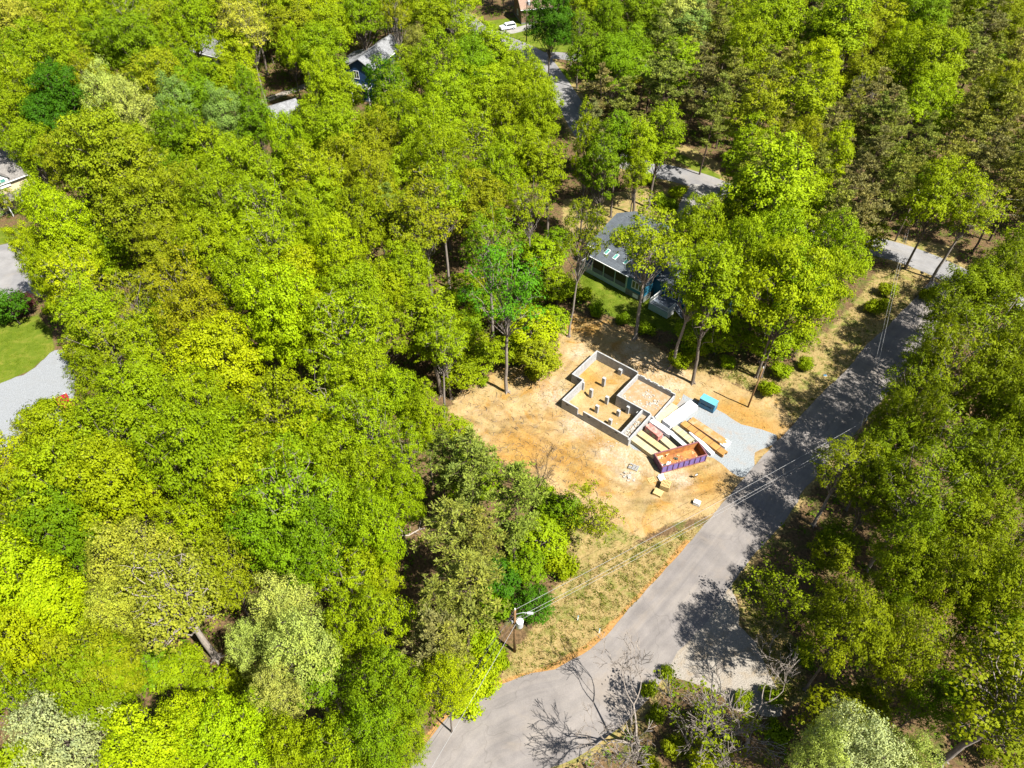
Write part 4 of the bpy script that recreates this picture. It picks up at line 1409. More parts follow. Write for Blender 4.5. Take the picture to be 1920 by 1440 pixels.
MB().box(-1.8, -.01, .6, 5.6, 3.9, 4.05).build('balcony_floor', M['deck'], bh)
railing(bh, [(-.1, .7), (-1.7, .7), (-1.7, 5.5), (-.1, 5.5)], 4.053)
for y in (.8, 5.4):
    MB().box(-1.75, -1.6, y - .08, y + .08, 0, 3.897).build('balcony_post', M['white'], bh)

# small grey gabled outbuilding
g0 = G(548, 262)
gh = gable_house('grey_outbuilding', 'small grey gabled outbuilding poking out of the tree tops', (g0[0] - 3.0, g0[1] - 1.0), math.radians(38), 7, 5.5, 4.6, 2.2, 'greysiding', 'shingle_grey', [(2.6, 2.4, 1.2, 1.2, 'l'), (4, 2.2, 1.0, 1.2, 'f')])
w0 = G(398, 128)
gable_house('white_house', 'white house with grey roof showing through gaps in the trees', (w0[0] - 4, w0[1] - 3), math.radians(-28), 13, 8, 6.2, 2.6, 'white', 'shingle_grey',
            [(2.5, 4.6, 1.1, 1.4, 'f'), (5.5, 4.6, 1.1, 1.4, 'f'), (8.5, 4.6, 1.1, 1.4, 'f'), (2.5, 1.8, 1.1, 1.4, 'f'), (5.5, 1.8, 1.1, 1.4, 'f')])
n0 = G(981, 47)
gable_house('brown_brick_house', 'brown brick house with brown roof at the top edge', (n0[0] - .5, n0[1] + .5), math.radians(14), 14, 9, 4.2, 2.8, 'brickwall', 'shingle_brown',
            [(9, 2.2, 1.3, 1.3, 'f'), (4.5, 2.0, 1.2, 1.3, 'l')], chimney=(4, 3))
k0 = G(655, 392)
gable_house('grey_cottage', 'grey roof glimpsed through the trees left of the forked tree', (k0[0] - 4, k0[1]), math.radians(10), 8, 6, 4.2, 2.0, 'greysiding', 'shingle_grey', [(4, 2, 1.2, 1.2, 'f')])


# ------------------------------------------------------------------ cars
def car(label, loc, ang, paint, suv=True):
    o = empty('parked_car', loc, ang, label, 'car')
    L, W = (4.7, 1.85) if suv else (4.5, 1.78)
    if suv:
        prof = [(0, .35), (0, .95), (.25, 1.05), (1.25, 1.12), (1.85, 1.68), (4.35, 1.72), (4.68, 1.05), (4.7, .4)]
        cab = [(1.38, 1.14), (1.88, 1.62), (4.28, 1.64), (4.5, 1.12)]
    else:
        prof = [(0, .32), (0, .75), (.2, .85), (1.2, .95), (1.95, 1.42), (3.3, 1.44), (4.0, 1.0), (4.45, .95), (4.5, .35)]
        cab = [(1.33, .98), (1.98, 1.37), (3.25, 1.38), (3.85, 1.0)]
    n = len(prof)
    vs = []
    for y, ins in ((0, 0), (W, 0)):
        for x, z in prof:
            k = .12 * max(0, (z - 1.0)) / .7
            vs.append((x, y + (k if y == 0 else -k), z))
    MB().add(vs, [tuple(range(n)), tuple(range(2 * n - 1, n - 1, -1))] + [(i, n + i, n + (i + 1) % n, (i + 1) % n) for i in range(n)]).build('body', M[paint], o, .06)
    for y, s in ((-.004, 1), (W + .004, -1)):
        c = [(x, y + s * .12 * max(0, (z - 1.0)) / .7, z) for x, z in cab]
        MB().add(c, [(0, 1, 2, 3)]).build('side_window', M['glass'], o)
    a, b = cab[0], cab[1]
    MB().add([(a[0] - .09, .12, a[1] + .02), (a[0] - .09, W - .12, a[1] + .02), (b[0] - .06, W - .2, b[1] + .03), (b[0] - .06, .2, b[1] + .03)], [(0, 1, 2, 3)]).build('windscreen', M['glass'], o)
    a, b = cab[3], cab[2]
    MB().add([(a[0] + .12, .15, a[1]), (a[0] + .12, W - .15, a[1]), (b[0] + .16, W - .22, b[1] - .03), (b[0] + .16, .22, b[1] - .03)], [(0, 1, 2, 3)]).build('rear_window', M['glass'], o)
    for x in (.85, L - .9):
        for y0, y1 in ((-.02, .2), (W - .2, W + .02)):
            w = MB().tube([(x, y0, .34), (x, y1, .34)], .34, 16).build('wheel', M['tire'], o)
            MB().tube([(x, y0 - .006, .34), (x, y1 + .006, .34)], .2, 12).build('rim', M['galv'], w)
    for y in (.12, W - .42):
        MB().box(-.02, .02, y, y + .3, .7, .85).build('headlight', M['white'], o)
        MB().box(L - .02, L + .02, y, y + .3, .8, .98).build('tail_light', M['car_red'], o)
    if suv:
        for y in (.25, W - .3):
            MB().box(2.1, 4.1, y, y + .05, 1.73, 1.79).build('roof_rail', M['black'], o)
    return o


p = G(951, 58)
car('white SUV parked on the drive near the top edge', (p[0] - 1.6, p[1] - .5, .03), math.radians(25), 'car_white')
p = G(116, 757)
car('red car nose poking out from under the trees on white gravel', (p[0] - 1.0, p[1] + .3, .012), math.radians(-48), 'car_red', False)

# ------------------------------------------------------------------ tree prototypes
def unit(v):
    return v / (np.linalg.norm(v, axis=-1, keepdims=True) + 1e-9)


def leaf_mesh(name, C, N, S, T, mat, rng, aspect=.75, fold=.14):
    n = len(C)
    r = unit(rng.normal(size=(n, 3)))
    t = unit(np.cross(N, r))
    b = np.cross(N, t)
    S = S[:, None]
    v = np.empty((n, 4, 3))
    v[:, 0] = C + t * S * .5 + N * S * fold
    v[:, 1] = C + b * S * .5 * aspect
    v[:, 2] = C - t * S * .5 + N * S * fold
    v[:, 3] = C - b * S * .5 * aspect
    me = np_mesh(name, v.reshape(-1, 3), np.arange(4 * n).reshape(n, 4), mat)
    a = me.attributes.new('tint', 'FLOAT', 'FACE')
    a.data.foreach_set('value', np.clip(T, 0, 1).astype(np.float32))
    return me


def grow_leaves(rng, puffs, dirs, tints, n_leaf, pr, ls, up=.18, rnd=.38):
    k = len(puffs)
    c = np.repeat(puffs, n_leaf, 0)
    d = np.repeat(dirs, n_leaf, 0)
    off = rng.normal(size=(k * n_leaf, 3)) * np.array((1, 1, .62)) * np.repeat(pr, n_leaf)[:, None]
    pos = c + off
    nrm = unit(d * .95 + np.array((0, 0, up)) + unit(off) * .65 + rng.normal(size=(k * n_leaf, 3)) * rnd)
    size = ls * rng.uniform(.5, 1.45, k * n_leaf)
    tint = np.repeat(tints, n_leaf) * .6 + rng.random(k * n_leaf) * .4
    return pos, nrm, size, tint


def limb(mb, a, b, r0, r1, rng, n=4, sides=5, wob=.08, lift=.0):
    a, b = np.array(a, float), np.array(b, float)
    L = np.linalg.norm(b - a)
    pts = []
    for i in range(n + 1):
        t = i / n
        p = a + (b - a) * t
        if 0 < i < n:
            p = p + rng.normal(size=3) * L * wob * .6
            p[2] += lift * L * math.sin(math.pi * t)
        pts.append(p)
    mb.tube(pts, [r0 + (r1 - r0) * i / n for i in range(n + 1)], sides, False)
    return pts


def broad_proto(seed, H=22.0, R=6.0, base=.32, n_lobe=30, ppl=34, npuff=11, ls=.42, open_=0.0, lobe_r=.36, zr=.40, bark='bark', twigs=3, squash=.72, stout=1.0):
    rng = np.random.default_rng(seed)
    zc = H * (base + (1 - base) * .52)
    rz = H * (1 - base) * .46
    lobes = []
    tries = 0
    while len(lobes) < n_lobe and tries < 4000:
        tries += 1
        d = unit(rng.normal(size=3))
        if d[2] < -.55:
            continue
        k = rng.uniform(.52, .96) if rng.random() < .88 else rng.uniform(.1, .5)
        wob = 1 + .14 * math.sin(3 * math.atan2(d[1], d[0]) + seed) + rng.uniform(-.08, .1)
        c = np.array((d[0] * R * k * wob, d[1] * R * k * wob, zc + d[2] * rz * k * rng.uniform(.9, 1.12)))
        lr = R * lobe_r * rng.uniform(.7, 1.2)
        if any(np.linalg.norm(c - q) < 1.12 * max(lr, r) for q, r in lobes):
            continue
        lobes.append((c, lr))
    P_, D_, T_, R_ = [], [], [], []
    mb = MB()
    top = np.array((rng.normal(0, .4), rng.normal(0, .4), zc + rz * .25))
    r0 = (.0105 * H + .03) * stout
    trunk = limb(mb, (0, 0, -.3), top, r0 * 1.15, r0 * .35, rng, 7, 8, .007)
    for i in range(5):            # root flare
        a = i * 1.26 + rng.uniform(-.3, .3)
        mb.tube([(0, 0, .5), (math.cos(a) * r0 * 1.5, math.sin(a) * r0 * 1.5, .1), (math.cos(a) * r0 * 2.6, math.sin(a) * r0 * 2.6, -.2)], [r0 * .7, r0 * .45, r0 * .2], 5, False)
    for li, (c, lr) in enumerate(lobes):
        hfrac = np.clip((c[2] / H) * rng.uniform(.5, .78), base * .95, .85)
        k = hfrac * H / max(top[2], 1)
        s = np.array(trunk[0]) * (1 - k) + top * k if k < 1 else top
        s = s.copy()
        rr = (.038 + .012 * lr * rng.uniform(.7, 1.3)) * stout ** .6
        br = limb(mb, s, c, rr * 1.7, rr * .5, rng, 4, 5, .09, .06)
        lt = rng.normal(.5, .16)
        m = int(ppl * (lr / (R * lobe_r)) ** 1.6 * (1 - open_ * rng.random()))
        dd = unit(rng.normal(size=(m * 2, 3)))
        dd = dd[dd[:, 2] > -.45][:m]
        pc = c + dd * lr * rng.uniform(.72, 1.08, (len(dd), 1)) * np.array((1, 1, squash))
        keep = np.ones(len(dd), bool)
        for q, r in lobes:
            if q is not c:
                keep &= (np.linalg.norm(pc - q, axis=1) > r * .60)
        pc, dd = pc[keep], dd[keep]
        if len(pc) == 0:
            continue
        P_.append(pc)
        out = unit(pc - np.array((0, 0, zc - rz * .6)))
        D_.append(unit(dd * .65 + out * .75))
        T_.append(np.clip(lt + rng.normal(0, .16, len(pc)), 0, 1))
        R_.append(rng.uniform(.20, .40, len(pc)) * (R / 6.0) ** .5)
        for j in range(min(twigs, len(pc))):
            limb(mb, c, pc[j] * 1.0, rr * .42, .012, rng, 2, 3, .1)
    P_, D_, T_, R_ = map(np.concatenate, (P_, D_, T_, R_))
    C, N, S_, T = grow_leaves(rng, P_, D_, T_, npuff, R_, ls)
    return mb.mesh('trunk', M[bark], True), leaf_mesh('crown', C, N, S_, T, M['leaf'], rng), H, R, zc


def pine_proto(seed, H=22.0, R=3.6, base=.42, nwh=15, dens=1.0, bark='bark_dark'):
    rng = np.random.default_rng(seed)
    mb = MB()
    lean = rng.normal(0, .3, 2)
    limb(mb, (0, 0, -.3), (lean[0], lean[1], H), .21, .03, rng, 8, 7, .006)
    P_, D_, T_ = [], [], []
    for w in range(nwh):
        t = w / (nwh - 1)
        z = H * (base + (1 - base) * (t ** .92)) * rng.uniform(.985, 1.0)
        prof = min(1.0, .45 + t * 2.2) * (1 - max(0, t - .3) / .7) ** .75 + .10
        for b in range(int(rng.integers(3, 6))):
            if rng.random() < .10:
                continue
            a = rng.uniform(0, 6.283)
            L = R * prof * rng.uniform(.6, 1.25)
            s = np.array((lean[0] * z / H, lean[1] * z / H, z))
            e = s + np.array((math.cos(a) * L, math.sin(a) * L, L * rng.uniform(-.05, .35)))
            limb(mb, s, e, .05 * (1 - t) + .02, .012, rng, 3, 4, .05)
            n = max(2, int(L * 3.4 * dens))
            bt = rng.normal(.5, .2)
            for j in range(n):
                k = .28 + .74 * (j + rng.random()) / n
                q = s + (e - s) * k + rng.normal(size=3) * np.array((.42, .42, .16)) * (.5 + L * .14)
                P_.append(q)
                D_.append(unit(np.array((math.cos(a) * .5, math.sin(a) * .5, .8))))
                T_.append(bt + rng.normal(0, .15))
                if j % 3 == 0:
                    limb(mb, s + (e - s) * k * .9, q, .018, .008, rng, 1, 3, .0)
    for b in range(10):           # dead stubs below the crown
        z = H * rng.uniform(base * .45, base)
        a = rng.uniform(0, 6.283)
        L = rng.uniform(.5, 1.6)
        limb(mb, (0, 0, z), (math.cos(a) * L, math.sin(a) * L, z + rng.uniform(-.2, .2)), .03, .008, rng, 2, 3, .08)
    P_, D_, T_ = np.array(P_), np.array(D_), np.clip(np.array(T_), 0, 1)
    n_leaf = 20
    k = len(P_)
    c = np.repeat(P_, n_leaf, 0)
    off = unit(rng.normal(size=(k * n_leaf, 3))) * np.array((1, 1, .55)) * rng.uniform(.1, .46, (k * n_leaf, 1))
    pos = c + off
    axis = unit(off + np.array((0, 0, .18)))
    r = unit(rng.normal(size=(k * n_leaf, 3)))
    side = unit(np.cross(axis, r))
    Ls = rng.uniform(.30, .55, (k * n_leaf, 1))
    Ws = rng.uniform(.05, .085, (k * n_leaf, 1))
    v = np.empty((k * n_leaf, 4, 3))
    v[:, 0] = pos - axis * Ls * .5
    v[:, 1] = pos + side * Ws
    v[:, 2] = pos + axis * Ls * .5
    v[:, 3] = pos - side * Ws
    me = np_mesh('crown', v.reshape(-1, 3), np.arange(4 * k * n_leaf).reshape(-1, 4), M['needle'])
    a = me.attributes.new('tint', 'FLOAT', 'FACE')
    a.data.foreach_set('value', np.clip(np.repeat(T_, n_leaf) * .6 + rng.random(k * n_leaf) * .4, 0, 1).astype(np.float32))
    return mb.mesh('trunk', M[bark], True), me, H, R, H * .74


def bare_proto(seed, H=13.0, bark='bark_pale', levels=5, spread=.62, leafy=0, droop=.0, n0=5):
    rng = np.random.default_rng(seed)
    mb = MB()
    tips = []
    def rec(p, d, L, r, lv):
        n = 3 if lv > 1 else 2
        pts = [p]
        q, dd = p, d
        for i in range(n):
            dd = unit(dd + rng.normal(size=3) * .13 + np.array((0, 0, .06 - droop)))
            q = q + dd * L / n
            pts.append(q)
        mb.tube(pts, [max(r * (1 - .42 * i / n), .02) for i in range(n + 1)], 6 if lv >= levels - 1 else (4 if lv > 1 else 3), False)
        if lv == 0:
            tips.append(q)
            return
        k = n0 if lv == levels else int(rng.integers(2, 4)) + (1 if lv < 3 else 0)
        for i in range(k):
            s = pts[-1] if i < 2 else pts[int(rng.integers(1, n + 1))]
            ax = unit(np.cross(dd, rng.normal(size=3)))
            nd = unit(dd + ax * spread * rng.uniform(.6, 1.35))
            rec(s, nd, L * rng.uniform(.6, .86), r * rng.uniform(.48, .62), lv - 1)
    rec(np.array((0, 0, -.2)), np.array((0, 0, 1.0)), H * .30, H * .0155, levels)
    crown = None
    if leafy:
        P_ = np.array(tips)
        sel = rng.random(len(P_)) < leafy
        P_ = P_[sel]
        C, N, S_, T = grow_leaves(rng, P_, unit(rng.normal(size=P_.shape) + np.array((0, 0, 1.0))), rng.random(len(P_)), 11, np.full(len(P_), .26), .26)
        crown = leaf_mesh('crown', C, N, S_, T, M['leaf'], rng)
    return mb.mesh('branches', M[bark], True), crown, H, H * .42, H * .62


def shrub_proto(seed, H=3.0, R=2.0, npuff=10, ls=.30):
    rng = np.random.default_rng(seed)
    mb = MB()
    P_, D_, T_ = [], [], []
    for i in range(10):
        a = rng.uniform(0, 6.283)
        e = np.array((math.cos(a) * R * rng.uniform(.2, .8), math.sin(a) * R * rng.uniform(.2, .8), H * rng.uniform(.5, .9)))
        limb(mb, (0, 0, -.1), e, .05, .015, rng, 3, 4, .1)
        lr = R * rng.uniform(.3, .48)
        d = unit(rng.normal(size=(30, 3)))
        P_.append(e + d * lr * np.array((1, 1, .8)))
        D_.append(d)
        T_.append(np.full(30, rng.uniform(.25, .75)))
    P_, D_, T_ = map(np.concatenate, (P_, D_, T_))
    ok = P_[:, 2] > .1
    P_, D_, T_ = P_[ok], D_[ok], T_[ok]
    C, N, S_, T = grow_leaves(rng, P_, D_, T_, npuff, rng.uniform(.18, .34, len(P_)), ls)
    return mb.mesh('stem', M['bark'], True), leaf_mesh('crown', C, N, S_, T, M['leaf'], rng), H, R, H * .55


PROTO = {
    'broad': [broad_proto(101, 22, 6.2, .32, 58, 24, 19, .28, .15, .25), broad_proto(102, 21, 6.0, .34, 64, 22, 19, .28, .2, .23), broad_proto(103, 23, 6.0, .36, 48, 28, 19, .28, .1, .28),
              broad_proto(104, 22, 6.4, .30, 60, 22, 19, .28, .4, .25), broad_proto(105, 20, 6.2, .34, 70, 20, 19, .27, .15, .22), broad_proto(106, 22, 6.0, .34, 52, 24, 17, .28, .45, .26, twigs=5), broad_proto(107, 21, 6.3, .3, 44, 30, 19, .28, .1, .30)],
    'dense': [broad_proto(111, 20, 6.2, .28, 72, 25, 19, .27, 0, .24), broad_proto(112, 20, 6.0, .30, 60, 28, 19, .27, 0, .26)],
    'tall': [broad_proto(121, 26, 4.4, .28, 56, 18, 18, .29, .15, .30), broad_proto(122, 25, 4.6, .32, 56, 18, 18, .29, .3, .29)],
    'sparse': [broad_proto(131, 25, 5.6, .42, 40, 18, 15, .28, .55, .25, twigs=6, bark='bark_mid'), broad_proto(132, 25, 5.4, .45, 36, 18, 15, .28, .5, .26, twigs=6, bark='bark_mid')],
    'fork': [broad_proto(133, 19, 6.2, .36, 60, 22, 13, .27, .3, .25, bark='bark_pale', twigs=6, stout=2.1)],
    'fine': [broad_proto(141, 20, 6.2, .30, 62, 30, 14, .24, .2, .24, twigs=5), broad_proto(142, 19, 5.8, .26, 58, 30, 14, .24, .3, .25, twigs=5)],
    'low': [broad_proto(151, 9, 3.6, .14, 34, 18, 12, .30, .15, .30), broad_proto(152, 10, 3.4, .18, 30, 18, 12, .30, .3, .30)],
    'pine': [pine_proto(161), pine_proto(162, 23, 3.9, .36, 17), pine_proto(163, 21, 3.4, .5, 13, .9)],
    'bare': [bare_proto(171, 13, 'bark_mid', 6, .62, 0, 0, 4), bare_proto(172, 13, 'bark_mid', 5, .66, .25)],
    'thin': [bare_proto(181, 11, 'bark_dark', 4, .5, 0, 0, 4)],
    'leafing': [bare_proto(191, 12, 'bark_dark', 5, .7, .9)],
    'shrub': [shrub_proto(201), shrub_proto(202, 2.4, 2.2)],
}

# leaf colours of the trees (linear reflectance)
LC = {
    'Y': (0.305, 0.385, 0.0045), 'Yg': (0.345, 0.365, 0.035), 'L': (0.222, 0.305, 0.0045), 'G': (0.150, 0.245, 0.0050), 'D': (0.055, 0.150, 0.0050),
    'E': (0.085, 0.235, 0.007), 'O': (0.225, 0.268, 0.0075), 'Oo': (0.238, 0.262, 0.007), 'P': (0.38, 0.43, 0.085), 'Ps': (0.42, 0.46, 0.19), 'B': (0.20, 0.31, 0.06),
    'R': (0.165, 0.215, 0.0045), 'N': (0.230, 0.255, 0.042), 'Nb': (0.225, 0.215, 0.070), 'Ng': (0.190, 0.265, 0.036), 'purple': (0.075, 0.022, 0.025),
}
CW = {'Y': 'bright yellow-green', 'Yg': 'golden yellow-green', 'L': 'lime green', 'G': 'fresh green', 'D': 'deep green', 'E': 'emerald green', 'O': 'olive yellow', 'Oo': 'ochre-tinged olive',
      'P': 'pale green', 'Ps': 'silvery pale green', 'B': 'bluish pale green', 'R': 'dark olive green', 'N': 'grey-olive', 'Nb': 'brownish grey', 'Ng': 'green-olive', 'purple': 'dark purple'}
NAMES = {'broad': ('broadleaf_tree', 'tree'), 'dense': ('broadleaf_tree', 'tree'), 'tall': ('tall_broadleaf_tree', 'tall tree'), 'fork': ('open_crowned_tree', 'open-crowned tree'), 'sparse': ('open_crowned_tree', 'open-crowned tree'),
         'fine': ('fine_leaved_tree', 'feathery tree'), 'low': ('young_tree', 'young tree'), 'pine': ('pine_tree', 'pine'), 'bare': ('bare_tree', 'bare tree'), 'thin': ('dead_sapling', 'thin dead tree'),
         'leafing': ('budding_tree', 'sparsely leafing tree'), 'shrub': ('shrub', 'shrub')}
TREES = []          # dicts: x, y, H, R, kind, col, px, py
trng = np.random.default_rng(77)


def put(x, y, H, R, kind, col, label=None, lean=(0, 0), proto=None):
    TREES.append(dict(x=x, y=y, H=H, R=R, kind=kind, col=col, label=label, lean=lean, proto=proto))


def zfrac(kind):
    pr = PROTO[kind][0]
    return pr[4] / pr[2]


def crown_at(px, py, rpx, kind, col, label=None, H=None):
    """place a tree whose crown is seen centred at a pixel with a pixel radius"""
    zf = zfrac(kind)
    z = 14.0
    for _ in range(4):
        p = G(px, py, z)
        w = P(p)[2]
        R = rpx * w / F_PX
        if kind == 'low':
            h = H or max(4.5, R * 2.5)
        elif kind == 'shrub':
            h = H or R * 1.4
        elif kind == 'pine':
            h = H or min(24, 13 + 2.2 * R)
        elif kind in ('bare', 'leafing'):
            h = H or R * 2.2
        elif kind == 'tall':
            h = H or min(28, 13 + 2.6 * R)
        else:
            h = H or min(27, 14.5 + 1.6 * R)
        z = zf * h
    if kind in ('broad', 'dense', 'tall', 'fine') and H is None:
        h *= trng.uniform(.82, 1.16)
        R *= .97
        p = G(px, py, zf * h)
    if kind == 'broad' and trng.random() < .13:
        kind = 'sparse'
    put(p[0], p[1], h, R, kind, col, label)


def trunk_at(px, py, H, R, kind, col, label=None, lean=(0, 0), proto=None):
    p = G(px, py)
    put(p[0], p[1], H, R, kind, col, label, lean, proto)


# --- trees with a visible foot
trunk_at(950, 735, 27, 4.8, 'sparse', 'E', 'tall emerald green tree with long pale bare trunk left of the foundation', (0.3, 0))
trunk_at(1190, 636, 25, 5.2, 'sparse', 'L', 'lime green oak with stout dark trunk in front of the teal house', proto=0)
trunk_at(1067, 630, 26, 3.3, 'sparse', 'R', 'slender forked olive tree left of the teal house deck', proto=1)
trunk_at(1257, 692, 24, 4.6, 'sparse', 'L', 'lime green tree with straight grey trunk behind the far garage wall')
trunk_at(1418, 706, 25, 6.2, 'broad', 'L', 'broad lime green tree with dark trunk just behind the service pole')
trunk_at(925, 632, 25, 4.4, 'sparse', 'G', 'fresh green tree with dark trunk behind the emerald tree')
trunk_at(810, 572, 25, 5.4, 'sparse', 'O', 'olive yellow tree with pale V-forked trunk')
trunk_at(828, 742, 20, 4.2, 'tall', 'L', 'lime green tree with stout trunk at the left end of the clearing')
trunk_at(846, 748, 17, 2.8, 'tall', 'L', 'slim lime green tree at the left end of the clearing')
trunk_at(501, 204, 24, 5.0, 'sparse', 'Yg', 'golden tree with visible trunk beside the dirt track')
trunk_at(1765, 1426, 22, 6.0, 'sparse', 'R', 'dark forked tree with leaning trunk at bottom right')
trunk_at(1005, 942, 13, 2.6, 'thin', 'N', 'tallest thin dead sapling on the clearing edge', proto=0)
trunk_at(1012, 948, 9, 2.2, 'thin', 'N', 'crooked thin dead sapling beside the tallest one', proto=0)
trunk_at(980, 905, 6, 1.6, 'thin', 'N', 'shortest thin dead sapling on the clearing edge', proto=0)
trunk_at(882, 868, 5.2, 1.9, 'pine', 'Ng', 'small flat-topped pine standing in front of the orange dirt')
trunk_at(1115, 985, 9.5, 4.2, 'leafing', 'O', 'small loose-leaved olive tree at the lower clearing edge')
trunk_at(1490, 1172, 10, 4.6, 'leafing', 'R', 'low forked tree with sparse leaves beside the gravel turnout')
trunk_at(1195, 1405, 14, 6.6, 'bare', 'O', 'bare brown-grey tree casting branch shadows on the road', proto=0)
trunk_at(1400, 1400, 13, 6.6, 'bare', 'G', 'bare tree with bleached silver branches at the bottom edge', proto=0)
trunk_at(1300, 1430, 13, 6.0, 'bare', 'R', 'half bare tree with a few scattered leaves at the bottom edge', proto=1)
trunk_at(1578, 300, 21, 3.2, 'bare', 'N', 'dead silver-grey tree standing in the pine wood', proto=0)
for (bx_, by_, h_, r_, c_) in ((1572, 905, 18, 4.0, 'R'), (1622, 845, 19, 4.2, 'R'), (1672, 780, 18, 4.0, 'R'), (1720, 715, 18, 4.0, 'R'), (1765, 660, 18, 4.0, 'R'), (1525, 985, 17, 3.8, 'R'), (1795, 620, 18, 4.0, 'R')):
    trunk_at(bx_, by_, h_, r_, 'sparse', c_)
_q = G(1335, 1185)
put(_q[0] + 8.6, _q[1] - 6.4, 21, 3.6, 'broad', 'R', 'dark olive tree whose round shadow falls on the gravel turnout')
trunk_at(962, 1045, 7.5, 1.8, 'thin', 'N', 'broken snag with white side branches below the pines', proto=0)

